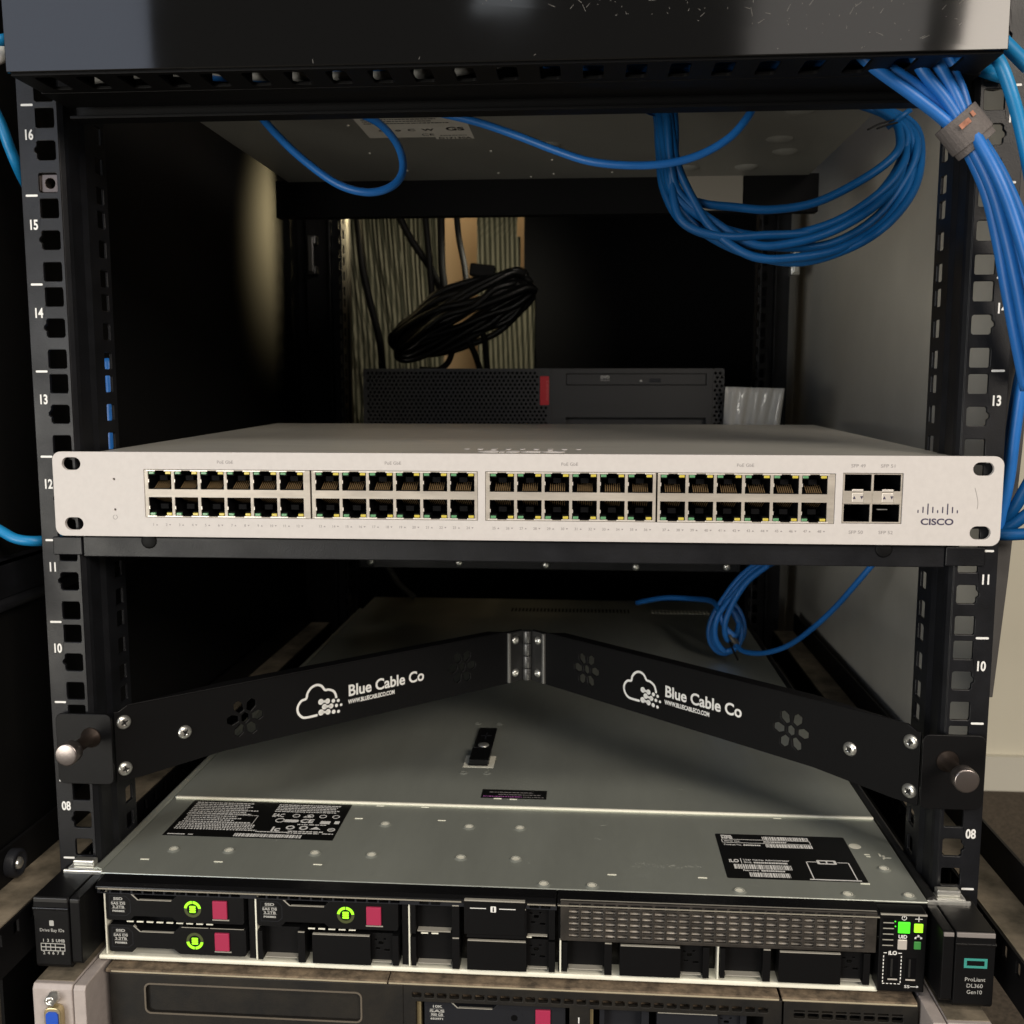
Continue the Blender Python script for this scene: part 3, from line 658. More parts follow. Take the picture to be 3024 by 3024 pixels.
def arm(A, s):
    # s=+1 left arm (local x = distance from the ear); s=-1 right arm (local x negative)
    def X(p): return [(s * x, y) for x, y in p]
    fl = flower(s * 75, -157) + flower(s * 233, -154.5)
    out = X([(0, -178), (0, -138.6), (2.5, -138.6), (7, -136), (286, -136), (286, -173.5), (60, -174.5), (14, -178)])
    mb = MB().plate(out, fl, -1.6, 0, A)     # thickness goes back: local z of A points to the viewer
    # top lip bent back, tapering in near the ear
    mb.extr(X([(7, 0), (270, 0), (262, -9), (66, -9)]), -136.9, -135.6, A @ Matrix(((1, 0, 0, 0), (0, 0, 1, 0), (0, 1, 0, 0), (0, 0, 0, 1))))
    mb.extr(X([(14, 0), (270, 0), (262, -6), (66, -6)]), -176.2, -174.9, A @ Matrix(((1, 0, 0, 0), (0, 0, 1, 0), (0, 1, 0, 0), (0, 0, 0, 1)))) if False else None
    # ear, flat against the rail
    sx = -1 if s > 0 else 1
    ex0 = ORL.x if s > 0 else ORR.x
    ear = rr(min(ex0, ex0 + sx * 31), -178, max(ex0, ex0 + sx * 31), -138.6, 3.5, 4)
    mb.plate(ear, [], 0, 1.8, FRONT(0, -1.8, 0))
    o = mb.build('arm', M['plastic'], fb, bevel=0.35)
    return o
armL = arm(ARML, 1); armR = arm(ARMR, -1)
def phillips(mb, m, r):
    mb.lathe(m, [(r, -.3), (r, .5), (r * .8, 1.2), (r * .45, 1.6), (r * .32, 1.55), (r * .22, .9), (0.01, .7)], 22)
    return mb
def cross(m, r): return MB().box(-r * .5, r * .5, -r * .1, r * .1, 1.3, 1.72, m).box(-r * .1, r * .1, -r * .5, r * .5, 1.3, 1.72, m)
for A, s, par in ((ARML, 1, armL), (ARMR, -1, armR)):
    for x, z in ((5.0, -145), (4.6, -171.2), (38.5, -157.9)):
        m = A @ Matrix.Translation((s * x, z, 0)) @ Matrix.Rotation(random.uniform(0, 1.5), 4, 'Z')
        k = phillips(MB(), m, 3.9).build('screw', M['steel'], par)
        cross(m, 3.9).build('screw_slot', M['hinge'], par)
# lettering on the arms
def brand(A, x0, xt, par):
    mb = MB()
    def m(x, z): return A @ Matrix.Translation((x, z, 0.03))
    # cloud outline as a stroke, x 0..18.5, z 0..14 (local), then dots
    pts = [(9.5, 1.2), (4.4, 1.2), (2.2, 2.0), (.7, 4.2), (.8, 6.6), (2.4, 8.6), (4.6, 9.2), (5.2, 11.2), (6.9, 13.2), (9.3, 14.0), (11.6, 13.2), (13.2, 11.2), (15.0, 11.0), (17.3, 9.8), (18.3, 7.6), (18.3, 6.7)]
    P = []
    q = [Vector(p) for p in pts]; q = [q[0] * 2 - q[1]] + q + [q[-1] * 2 - q[-2]]
    for i in range(1, len(q) - 2):
        p0, p1, p2, p3 = q[i - 1:i + 3]
        for k in range(4):
            t = k / 4; P.append(.5 * (2 * p1 + (p2 - p0) * t + (2 * p0 - 5 * p1 + 4 * p2 - p3) * t * t + (3 * p1 - p0 - 3 * p2 + p3) * t ** 3))
    P.append(Vector(pts[-1])); L_, R_ = [], []
    for i, p in enumerate(P):
        d = (P[min(i + 1, len(P) - 1)] - P[max(i - 1, 0)]).normalized(); nn = Vector((-d.y, d.x)) * .5; L_.append(p + nn); R_.append(p - nn)
    mm = m(x0, -167.2) @ Matrix.Diagonal((1.5, 1.5, 1, 1))
    for i in range(len(P) - 1): mb.extr([R_[i], R_[i + 1], L_[i + 1], L_[i]], 0, .06, mm)
    for x, y, r in ((11.2, 5.9, 1.25), (14.3, 5.6, 1.15), (17.0, 5.2, .85), (19.3, 4.9, .7), (12.8, 3.5, 1.2), (15.9, 3.2, 1.1), (18.4, 2.9, .75), (20.6, 2.8, .6), (11.2, 1.4, 1.3), (14.4, 1.0, 1.2), (17.0, .5, .9), (19.3, .2, .7)):
        mb.cyl(mm @ Matrix.Translation((x, y + .6, 0)), r, 0, .06, 14)
    for x, y, x2, y2 in ((11.2, 6.5, 14.3, 6.2), (12.8, 4.1, 15.9, 3.8), (11.2, 2.0, 14.4, 1.6)): mb.extr([(x, y - .5), (x2, y2 - .5), (x2, y2 + .5), (x, y + .5)], 0, .06, mm)
    mb.text('Blue Cable Co', 6.9, m(xt, -157.6), 'LEFT', bold=.24, width=57, thick=.08)
    mb.text('WWW.BLUECABLECO.COM', 2.6, m(xt, -162.6), 'LEFT', bold=.12, width=34.5, thick=.08)
    mb.build('lettering', M['print'], par)
brand(ARML, 107.8, 143.8, armL); brand(ARMR, -200, -165.4, armR)
# hinge
hg = MB()
HL = ARML @ Matrix.Translation((287.5, 0, 0)); HR = ARMR @ Matrix.Translation((-287.5, 0, 0))
hinge = MB().box(-15.2, 2, -173, -136.5, 0.05, 1.3, HL).box(-2, 15.2, -173, -136.5, 0.05, 1.3, HR).build('hinge', M['hinge'], fb, bevel=0.3)
hp = MB(); hc = Vector((1, 193.5, 0))
for k in range(4): hp.cyl(frame((hc.x, hc.y, -136.5 - 9.1 * k - 8.8), (1, 0, 0), (0, 1, 0)), 3.0, 0, 8.6, 16)
hp.build('pin', mat('knuckle_steel', (.10, .10, .10), .35, metal=.5), hinge, bevel=.3)
for A, x in ((HL, -15.5), (HR, 13.5)): MB().box(x, x + 2.0, -172.8, -136.7, 0.2, 2.2, A).build('leaf_edge', mat('pale_hinge_edge', (.25, .25, .24), .4, metal=.6), hinge, bevel=0.3)  # paler strip along the outer edge of each leaf
for A, x in ((HL, -8.8), (HR, 8.8)):
    for z in (-142.6, -166.4):
        m = A @ Matrix.Translation((x, z, 1.2)); phillips(MB(), m, 2.9).build('screw', M['steel'], hinge)
# knobs
for s, x in ((-1, -223.5), (1, 227)):
    z = -151.6; kx = x + s * 0
    tip = PY(195, 2230, -30) if s < 0 else PY(2855, 2307, -30)
    root = Vector((tip.x, -3.5, tip.z))
    m = frame((tip.x, -3.6, tip.z), (1, 0, 0), (0, 0, 1))
    k = MB().lathe(m, [(5.2, 0), (5.0, .8), (2.9, 1.2), (2.6, 17), (2.9, 19), (5.4, 19.6), (6.0, 20.4), (6.1, 26), (5.7, 26.7), (5.2, 26.85), (0.01, 26.85)], 32)
    k.build('thumb_screw', M['knob'], fb)
    MB().lathe(m, [(5.6, 0), (5.4, .9), (3.3, 1.4), (3.1, 16.5), (3.3, 18.6), (2.6, 19)], 28).build('screw_shaft', M['shaft'], fb)

# ================================================================== RACK SERVER (1U)
sv = empty('rack_server', (0, 350, -266), 'black fronted one unit server with galvanised lid and pink red drive latches', 'server')
ZS = -223.0
# lid: front section and rear section meeting at a raised seam
MB().box(-217.3, 217.3, -14, 86.0, ZS - 1.2, ZS).build('front_lid', M['zinc'], sv, bevel=0.5)
MB().box(-217.3, 217.3, 87.0, 704, ZS - 1.0, ZS + .5).build('rear_lid', M['zinc'], sv, bevel=0.3)
MB().box(-216, 217.2, 85.2, 87.2, ZS - .5, ZS + 1.1).build('lid_seam', M['zinclip'], sv, bevel=0.4)
MB().box(-217.3, 217.3, -12, 704, -264, ZS - 1.3).build('chassis', M['dark'], sv)
MB().box(-215.5, 191.5, -23.5, -10, -267.2, -264.6).build('front_lip', M['zinclip'], sv, bevel=0.9, seg=3)
dd = [(-188.4, 15.1), (-156.8, 15.8), (-107.6, 16.1), (-75.7, 56.5), (-25.4, 56.4), (4.8, 56.8), (-75.5, 16.3), (-25.4, 16.7), (5.1, 17.3), (21.7, -10.0), (47, -9.9), (123.3, -9.7), (178.4, -9.6), (209.3, -8.7), (205, 20.5)]
for x, y in dd:
    MB().lathe(TOP(x, y, ZS), [(3.9, 0.0), (3.2, .25), (2.6, .75), (2.1, .8), (1.8, .3), (1.5, -.1 + .12), (0.01, .12)], 20).build('dimple', M['zinc'], sv)
    MB().lathe(TOP(x, y, ZS + .3), [(2.6, .2), (2.5, .5), (2.25, .52), (2.15, .2)], 20).build('dimple_glint', M['zinclip'], sv)  # thin bright ring painted in as the dimple's highlight
for x, y in ((-39.6, 241.2), (-22.9, 240.8), (-38.7, 140), (-22.9, 140.5)):
    MB().lathe(TOP(x, y, ZS + .5), [(3.0, 0), (2.5, .4), (1.9, .5), (1.5, .1), (0.01, .1)], 18).build('dimple', M['zinc'], sv)
ds = MB()
for x, y in ((-199.7, 2.7), (-158, 2.6), (-102.6, 3.4), (-93.3, 63.8), (-42.8, 64.6), (57.8, 3.5), (105.9, 3.6), (190.5, 3.2), (-84, 83), (-56, 83), (159.4, 82.4), (-2, 98), (-12, 98.5)):
    ds.box(x - 2.4, x + 2.4, y - .35, y + .35, ZS - .2, ZS + .25 + (.5 if y > 87 else 0))
ds.build('lance_slot', M['zinclip'], sv)
# rear vents
for xa, xb in ((-43, 94), (119, 184)):
    vm = MB(); x = xa
    while x < xb: vm.box(x, x + 2.0, 636, 652, ZS + .3, ZS + .9); x += 4.2
    vm.build('vent', M['dark'], sv) if xa < 0 else vm.build('vent', M['zinclip'], sv)
# latch
la = MB().extr([(-37.5, 226), (-23.5, 226), (-21.5, 155), (-36.5, 152)], 0, 2.2, TOP(0, 0, ZS + .5))
la = MB(); la.box(-37.2, -23.6, 152.5, 228, ZS + .4, ZS + 1.6); la.box(-36.6, -22.8, 152.5, 176, ZS + 1.6, ZS + 5.2); la.box(-36.4, -23.2, 184, 226, ZS + 1.6, ZS + 2.6)
lo = la.build('lid_latch', M['satin'], sv, bevel=0.9, seg=3)
B(-40.5, -19.5, 150, 172, ZS + .3, ZS + .65).build('latch_recess', M['zinclip'], sv, bevel=.2)
MB().lathe(TOP(-30, 188, ZS + 2.6), [(4, 0), (3.6, .9), (2, 1.2), (0.01, 1.0)]).build('screw', M['steel'], lo)
c_ = MB().box(-34, -26, 207.6, 208.6, ZS + 2.6, ZS + 2.7).box(-30.5, -29.5, 201, 215, ZS + 2.6, ZS + 2.7); c_.build('cross_mark', M['greyplastic'], lo)
sl_ = B(-22.9, 18.8, 99, 112.8, ZS + .45, ZS + .62).build('warning_label', M['sticker'], sv)
mb = MB(); rnd = random.Random(9); dashes(mb, TOP(0, 0, ZS + .64), -21.5, 3, 101.2, .9, rnd, gap=.5, lo=.5, hi=1.5); mb.build('lettering', M['pinkprint'], sl_)
mb = MB(); dashes(mb, TOP(0, 0, ZS + .64), -12, 15, 104.5, .8, rnd); dashes(mb, TOP(0, 0, ZS + .64), 4, 17, 101.2, .6, rnd); dashes(mb, TOP(0, 0, ZS + .64), -18, 10, 108, .8, rnd); mb.build('lettering', M['greyprint'], sl_)
sc_ = MB(); rnd = random.Random(77)
for i in range(70):
    x = rnd.uniform(-205, 205); y = rnd.choice([rnd.uniform(-5, 80), rnd.uniform(95, 330)]); a = rnd.uniform(0, 3.14); l = rnd.choice([.4, .6, .9, 1.6, 4])
    z0 = ZS + (.02 if y < 86 else .52)
    sc_.extr([(-l / 2, -.12), (l / 2, -.04), (l / 2, .04), (-l / 2, .12)], 0, .02, TOP(x, y, z0) @ Matrix.Rotation(a, 4, 'Z'))
for i in range(34):
    x = 70 + i * 1.1 + rnd.uniform(-1, 1); y = 16 + rnd.uniform(-2.4, 2.4); l = rnd.uniform(.6, 2.2)
    sc_.extr([(-l / 2, -.1), (l / 2, -.1), (l / 2, .1), (-l / 2, .1)], 0, .02, TOP(x, y, ZS + .02) @ Matrix.Rotation(rnd.uniform(0, 3.1), 4, 'Z'))
sc_.build('scuffs', mat('pale_scuff', (.55, .56, .5), .6), sv)['kind'] = 'stuff'
# label 1
l1 = B(-202.7, -101.8, 32.8, 83.2, ZS + .02, ZS + .16).build('rating_label', M['sticker'], sv)
mb = MB(); T = TOP(0, 0, ZS + .18); rnd = random.Random(21)
for k in range(7): dashes(mb, T, -199.5, -199.5 + rnd.uniform(34, 48), 79.2 - k * 2.6, 1.15, rnd, gap=.45, lo=.7, hi=2.6)
for k in range(4): dashes(mb, T, -198.5, -198.5 + rnd.uniform(28, 42), 60 - k * 2.7, 1.15, rnd, gap=.5, lo=.7, hi=2.0)
for k in range(4): dashes(mb, T, -199.5, -199.5 + rnd.uniform(45, 52), 48.6 - k * 2.2, 1.2, rnd, gap=.6, lo=.7, hi=1.4)
for a_, b_, c__, d_ in ((-200, -155, 62.6, 62.9), (-200, -155, 50.8, 51.1), (-155.3, -155, 51, 62.8)): mb.box(a_, b_, c__, d_, ZS + .18, ZS + .22)
for k in range(5): dashes(mb, T, -147, -147 + rnd.uniform(36, 43), 79.2 - k * 2.4, 1.0, rnd, gap=.4, lo=.7, hi=2.6)
mb.text('EAC', 4.2, TOP(-143, 62.4, ZS + .18), bold=.1, width=7); mb.text('CE', 4.6, TOP(-121.5 - 2, 55.2, ZS + .18), bold=.2, width=8); mb.text('Ic', 5.5, TOP(-139, 42.6, ZS + .18), bold=.2)
for i, x in enumerate((-133, -124.5, -116.5, -108.5)):
    mb.ring(TOP(x + 1, 64.5, ZS + .18), 1.7, 2.3, 0, .05)
mb.extr([(-127.5, 62.6), (-121.5, 62.6), (-124.5, 66.4)], 0, .05, T); mb.ring(TOP(-140, 57.4, ZS + .18), 2.2, 2.9, 0, .05); mb.extr(rr(-137.5, 55.4, -128.5, 58.8, 1.5), 0, .05, T)
mb.extr(rr(-106.5, 54.6, -103.5, 58.4, .4), 0, .05, T); mb.extr(rr(-115, 54.2, -109, 58, .4), 0, .05, T)
for x in (-131, -123): mb.ring(TOP(x, 48, ZS + .18), 1.6, 2.6, 0, .05)
mb.extr([(-119, 46.4), (-112.5, 46.4), (-115.8, 50)], 0, .05, T); mb.ring(TOP(-106, 46.5, ZS + .18), 1.7, 2.3, 0, .05); mb.box(-107.4, -104.6, 46.1, 46.9, ZS + .18, ZS + .23)
dashes(mb, T, -150, -131, 40.8, .9, rnd, gap=.2); dashes(mb, T, -131, -110, 42.4, 1.1, rnd); dashes(mb, T, -131, -112, 40.2, 1.1, rnd); dashes(mb, T, -110, -103.5, 40.4, .9, rnd); dashes(mb, T, -128, -110, 52, .9, rnd)
x = -161.0
while x < -122:
    w_ = rnd.choice((.35, .6, .9, 1.3)); mb.box(x, x + w_, 34.2, 38.2, ZS + .18, ZS + .22); x += w_ + rnd.choice((.25, .3, .45))
dashes(mb, T, -200.3, -190, 34.4, .9, rnd, gap=.15); dashes(mb, T, -188, -185, 34.4, .9, rnd, gap=.15)
mb.build('lettering', M['print'], l1)
# label 2 (the square code is left out, only its frame stands)
l2 = MB().extr(rr(119, 4.3, 192.6, 58.3, 1.2), 0, .14, TOP(0, 0, ZS + .02)).build('service_label', M['sticker'], sv)
mb = MB(); rnd = random.Random(33)
def bars(x0, x1, y0, y1):
    x = x0
    while x < x1:
        w_ = rnd.choice((.35, .5, .8, 1.2)); mb.box(x, min(x + w_, x1), y0, y1, ZS + .18, ZS + .22); x += w_ + rnd.choice((.22, .3, .4))
bars(145.5, 171.5, 51.8, 55.8); bars(146, 172, 42.2, 46.2); bars(124.5, 155.5, 15.2, 20.4); bars(131.5, 153, 6.4, 11.2)
mb.text('HPE', 2.6, TOP(125.2, 52.2, ZS + .18), bold=.15, width=6.2); mb.box(122, 128, 55.6, 56.6, ZS + .18, ZS + .22)
for a_, b_, c__, d_ in ((121.8, 172, 51.0, 51.4), (121.8, 172, 46.8, 47.2), (121.8, 122.2, 46.8, 51.4), (171.6, 172, 46.8, 51.4)): mb.box(a_, b_, c__, d_, ZS + .18, ZS + .22)
mb.text('Serial No.', 1.5, TOP(123.2, 48.4, ZS + .18), 'LEFT', width=9); dashes(mb, T, 145.5, 158.5, 48.3, 1.5, rnd, gap=.2, lo=.6, hi=1.2)
mb.text('Product No.', 1.5, TOP(122.4, 43.6, ZS + .18), 'LEFT', width=10); dashes(mb, T, 133.4, 143, 43.6, 1.3, rnd, gap=.2, lo=.6, hi=1.2)
mb.text('iLO', 3.2, TOP(122.5, 22.8, ZS + .18), 'LEFT', bold=.15, width=5.4); mb.box(129, 129.4, 21.4, 27.6, ZS + .18, ZS + .22)
mb.text('User Name: Administrator', 1.7, TOP(130.4, 25.2, ZS + .18), 'LEFT', width=25); mb.text('DNS:', 1.7, TOP(130.4, 22, ZS + .18), 'LEFT', width=4.2); dashes(mb, T, 135.8, 154, 22, 1.6, rnd, gap=.2, lo=.6, hi=1.2)
mb.text('Password:', 1.6, TOP(128.6, 12.8, ZS + .18), 'LEFT', width=8.5); dashes(mb, T, 138.4, 151, 12.8, 1.5, rnd, gap=.2, lo=.6, hi=1.2)
for a_, b_, c__, d_ in ((164.5, 165.1, 6.6, 26.2), (187.2, 187.8, 6.6, 26.2), (164.5, 170.5, 25.7, 26.2), (181.5, 187.8, 25.7, 26.2), (162.5, 189.5, 5.2, 6.2)): mb.box(a_, b_, c__, d_, ZS + .18, ZS + .22)
mb.plate(rr(170.5, 23.6, 181, 28.2, .8), [rr(172, 24.6, 175.3, 27.2, .3), rr(176.2, 24.6, 179.5, 27.2, .3)], 0, .05, T)
mb.build('lettering', M['print'], l2)
mk = MB()
for x, y, l_, w_ in ((199, 38, 3, 1), (199.5, 35.5, 2.4, .8), (207, 39, 1, 3), (208.6, 37, 1.2, 3.4), (210, 34.6, 3, .8), (208, 34, .8, 1.4)): mk.box(x, x + l_, y - w_, y, ZS - .1, ZS + .12)
mk.lathe(TOP(196.5, 47.5, ZS), [(3.4, .05), (2.8, .1), (0.01, .1)]); mk.build('stamped_mark', M['zinclip'], sv)

FYS = -24.0           # front plane of the drive bays
# bezel top strip
bz = MB().extr([(-14.2, -223.3), (-22.5, -223.8), (-25.2, -225.0), (-25.4, -226.6), (-23.5, -227.2), (-14.2, -227.2)], -214.5, 28.6, frame((0, 0, 0), (0, 1, 0), (0, 0, 1)))
bz.extr([(-14.2, -223.3), (-22.5, -223.8), (-25.2, -225.0), (-25.4, -226.6), (-23.5, -227.2), (-14.2, -227.2)], 29.4, 190.4, frame((0, 0, 0), (0, 1, 0), (0, 0, 1)))
bz.box(-214.5, 189, -12.5, -12, -265, -227); bz = bz.build('bezel', M['satin'], sv, bevel=0.3)
MB().box(-213, -20, -25.75, -25, -226.3, -225.7).box(14, 28.4, -25.75, -25, -226.3, -225.7).box(29.6, 190.2, -25.75, -25, -226.2, -225.7).build('edge_highlight', mat('bezel_edge_highlight', (.30, .28, .23), .35), bz)  # pale strips painted as the highlight line along the bezel
vm = MB().plate(rect(-214, -229.2, -131, -226.6), [rr(x, -228.8, x + 5.0, -227.0, .4, 2) for x in [-212.5 + 5.9 * k for k in range(13)]], 0, 1, FRONT(0, FYS + .6, 0))
vm.plate(rect(-131, -229.2, -46, -226.6), [rr(x, -228.8, x + 5.0, -227.0, .4, 2) for x in [-128 + 5.9 * k for k in range(13)]], 0, 1, FRONT(0, FYS + .6, 0))
vm.plate(rect(-46, -229.2, 29, -226.6), [rr(x, -228.8, x + 5.0, -227.0, .4, 2) for x in (-42, -36, 15, 20.8)], 0, 1, FRONT(0, FYS + .6, 0)); vm.build('vent_strip', M['greyplastic'], sv)
# white light ridges between drive rows
cols = (-209.6, -127.8, -46.4, 32.2, 112.6)
for c, n0, n1 in ((0, 1, 10), (1, 4, 9), (2, 0, 2), (2, 9, 11)):
    for k in range(n0, n1): MB().box(cols[c] + 5 + k * 5.4, cols[c] + 5 + k * 5.4 + 3.6, FYS + 1, FYS + 1.6, -245.6, -245.0).build('slot_ridge', M['zinclip'], sv)
for c in (0, 1, 2): 
    B(cols[c] - 1.6, cols[c] - .8, FYS + 1, FYS + 10, -264, -229.6).build('bay_divider', M['zinclip'], sv)
    B(cols[c] + 76.2, cols[c] + 79.4, FYS + 2.5, FYS + 10, -264, -226.8).build('bay_divider', M['plastic'], sv)
for c in (3, 4): B(cols[c] - 1.6, cols[c] - .8, FYS + 1, FYS + 10, -264, -246).build('bay_divider', M['zinclip'], sv)
def make_drive(x, z, lit_top=True, lines=('SSD', 'SAS DS', '3.2TB', 'P05882'), par=sv, m=M['plastic'], W=74.6, H=15.3, lit=True, yf=FYS):
    """drive caddy, its lower left front corner at x, z"""
    A = FRONT(x, yf, z)
    out = [(1, 0), (12.5, 0), (14.8, 2.3), (14.8, 2.6), (17.2, 2.6), (35.5, 2.6), (38, .4), (39, 0), (W - 1, 0), (W, 1), (W, H - 1), (W - 1, H), (40, H), (38.5, H - .6), (35.8, H - 3.4), (18, H - 3.4), (14.2, H - .3), (13, H), (1, H), (0, H - 1), (0, 1)]
    d = MB().extr(out, -11, 0, A).build('drive_caddy', m, par, bevel=0.35)
    MB().plate([(1.8, 2.6), (11, 2.6), (13.3, 4.6), (13.3, H - 4), (10.8, H - 1.6), (1.8, H - 1.6)], [[(2.1, 2.9), (10.9, 2.9), (13.0, 4.8), (13.0, H - 4.1), (10.6, H - 1.9), (2.1, H - 1.9)]], 0, .06, A).build('outline', M['greyplastic'], d)
    hl = MB().extr([(17, H - 3.7), (35.6, H - 3.7), (35.6, H - 3.35), (17, H - 3.35)], -1, .12, A)
    hl.extr([(13.6, H - .35), (14.1, H - .1), (17.6, H - 3.3), (17.1, H - 3.6)], -1, .14, A); hl.extr([(40, H - .3), (54.5, H - .3), (54.5, H), (40, H)], -1, .1, A); hl.extr([(55.5, H - .3), (W - 1, H - .3), (W - 1, H), (55.5, H)], -1, .1, A)
    hl.build('edge_highlight', mat('plastic_edge_highlight', (.36, .345, .30), .35), d)  # light catching the caddy edges, painted as paler strips
    t = MB(); zz = H - 3.9
    for i, s_ in enumerate(lines):
        hgt = 1.35 if i < 3 else .95
        t.text(s_, hgt, bold=.06, m=A @ Matrix.Translation((6.6, zz, .02)), width=(5.0, 7.8, 6.4, 6.6)[i]); zz -= (2.6, 2.0, 2.1, 1)[i]
        if i in (0, 2): t.box(2.9, 10.4, zz + 1.75, zz + 1.85, 0, .05, A)
    t.build('lettering', M['dimprint'], d)
    cx, cy = 47.0, H / 2 + .1
    RM = A @ Matrix.Translation((cx, cy, 0))
    MB().ring(RM, 3.1, 4.6, 0, .12, 0, 360, 32).build('ring', M['olive'] if lit else M['greyplastic'], d)
    if lit:
        g = MB(); a0 = (8, 86, 94, 172) if lit_top else (188, 266, 274, 352)
        g.ring(RM, 3.15, 4.55, .1, .3, a0[0], a0[1], 12); g.ring(RM, 3.15, 4.55, .1, .3, a0[2], a0[3], 12); g.build('ring_light', M['glow'], d)
        g = MB()
        for k in range(3): g.extr(rr(-1.7, -1.9 + k * 1.3, 1.7, -.75 + k * 1.3, .5, 3), .1, .3, RM)
        g.build('ring_light', M['glow'], d)
    else: MB().cyl(RM, 1.7, 0, .2).build('ring_light', M['void'], d)
    bt = B(x + 58.0, x + 65.8, yf - 1.1, yf + 1, z + 3.1, z + H - 2.3).build('release_button', M['red'], d, bevel=0.35)
    MB().box(x + 57.6, x + 66.6, yf - .3, yf, z + 2.0, z + 2.6).build('edge_highlight', MATS['plastic_edge_highlight'], d)  # painted highlight below the button
    return d
make_drive(cols[0], -244.2); make_drive(cols[0] + .6, -262.0, lit_top=False)
make_drive(cols[1], -244.2)
def blank(x, z, H=16.0, par=sv, yf=FYS, m=M['plastic'], W=74.6, shortL=False, g=True):
    """empty bay filler: left recess, centre block, pierced right recess"""
    o = MB()
    o.box(x, x + 2.4, yf - .4, yf + 8, z - .4, z + H - .6); o.box(x + 21.4, x + 25.2, yf - .6, yf + 8, z - 1.2, z + H)
    o.box(x + W - 3.2, x + W, yf - .2, yf + 8, z - 1, z + H - .6)
    o.box(x + 29.2, x + 60.0, yf - 1.2, yf + 8, z - .8, z + H - .4)
    o.box(x + 2.4, x + 21.4, yf + 5, yf + 8, z, z + H - .6)
    ho = [rr(x + 60 + a, z + b, x + 60 + a + c, z + b + d, .3, 1) for a, b, c, d in ((2, 6.4, 2.4, 1.0), (3.6, 9.2, 2.6, 1.6), (6.6, 5.6, 3, 1.1), (1.2, 11.4, 1.8, .8), (6.2, 11.8, 1.5, .8))]
    o.plate(rect(x + 60, z, x + W - 3.2, z + H - .6), ho, 0, 1.2, FRONT(0, yf + 3.4, 0))
    o = o.build('bay_blank', m, par, bevel=0.3)
    e_ = MB().box(x + 29.6, x + 59.6, yf - 1.3, yf, z + H - .85, z + H - .35).box(x + 21.6, x + 25, yf - .7, yf, z + H - .4, z + H + .1)
    e_.box(x + 3, x + 20.5, yf + 1, yf + 5, z + .2, z + .7).box(x + 60.4, x + W - 4, yf + .5, yf + 3, z + .2, z + .7)
    e_.build('edge_highlight', MATS['plastic_edge_highlight'], o)  # highlights on the filler's edges, put in as pale strips
    return o
blank(cols[1], -262.4); blank(cols[2], -244.6); blank(cols[2], -262.4)
# pull-out information tag over the third column
it = B(-18.6 + 0, 13.0, FYS - 1.6, FYS + 2, -243.6, -224.6).build('pull_out_tag', M['plastic'], sv, bevel=0.4)
mb = MB().plate(rr(-4.9, -231.0, -2.0, -227.8, .5), [], 0, .08, FRONT(0, FYS - 1.62, 0)).box(-15.5, -7.2, FYS - 1.7, FYS - 1.6, -229.3, -228.9).box(-.4, 8.0, FYS - 1.7, FYS - 1.6, -229.3, -228.9)
mb.build('lettering', M['print'], it); MB().text('i', 2.3, FRONT(-3.45, FYS - 1.74, -230.5), bold=.15).build('lettering', M['void'], it)
MB().box(-18.4, 12.8, FYS - 1.9, FYS, -225.2, -224.5).build('edge_highlight', MATS['plastic_edge_highlight'], it)  # highlight painted along the top of the tag
# grille
gx0, gx1 = 31.0, 189.0; gh = []
nx = 25; px_ = 6.22
for i in range(nx):
    for j in range(6):
        xx = 35.3 + i * px_ - 0; zz = -243.2 + j * 3.22
        if xx + 5 < 187.5: gh.append(rr(xx, zz, xx + 5.0, zz + 2.3, .35, 2))
MB().plate(rect(gx0, -245.0, gx1, -223.8), gh, 0, 1.6, FRONT(0, FYS + .2, 0)).build('grille', mat('dusty_grille', (0.03, 0.026, 0.022), .5, var=.4, vscale=80), sv, bevel=0.22)
gg = MB()
for j in range(6): gg.box(35.3, 187, FYS + .5, FYS + 4.4, -243.2 + j * 3.22 - .2, -243.2 + j * 3.22 + .42)
gg.build('grille_louvre', mat('bright_louvre_metal', (0.62, 0.57, 0.5), .35, metal=.35, var=.5, vscale=90), sv)
for k in range(7): MB().lathe(FRONT(52 + k * 23, FYS + 6, -241), [(1.5, 0), (1.2, .8), (0.01, 1.2)], 10).build('screw', M['steel'], sv)
MB().box(31, 189, FYS - .3, FYS + 1, -224.4, -223.8).build('edge_highlight', MATS['plastic_edge_highlight'], sv)  # highlight painted along the top of the grille
blank(cols[3], -262.2, 16.2); blank(cols[4] - .3, -262.2, 16.2)
# control panel
cp = MB().extr([(190.6, -265.6), (213.6, -265.6), (213.6, -224.2), (190.6, -224.2)], -10, 0, FRONT(0, FYS - .8, 0)).build('control_panel', M['plastic'], sv, bevel=0.5)
c0 = FYS - .82
def led(x0, x1, z0, z1, m, n='button'): return B(x0, x1, c0 - .5, c0 + .3, z0, z1).build(n, M[m], cp, bevel=0.35)
led(199.5, 205.3, -234.2, -228.3, 'glow2', 'power_button'); led(207.3, 211.6, -233.6, -229.0, 'glow', 'health_light')
led(199.6, 204.2, -242.9, -237.6, 'tab', 'id_button'); led(207.6, 211.0, -242.5, -238.4, 'dimglow', 'network_light')
mb = MB(); mb.ring(FRONT(202.3, c0, -226.2), .95, 1.25, 0, .06, 115, 425, 14); mb.box(202.15, 202.45, c0 - .06, c0, -226.2, -224.7)
mb.box(207.6, 211.2, c0 - .06, c0, -226.7, -226.4); mb.box(209.25, 209.6, c0 - .06, c0, -228, -225.2)
mb.text('UID', 1.7, FRONT(202, c0, -237.0), width=4.2, bold=.08)
for x, z in ((208.2, -236.6), (209.6, -235.4), (211, -236.6)): mb.box(x - .45, x + .45, c0 - .06, c0, z - .45, z + .45)
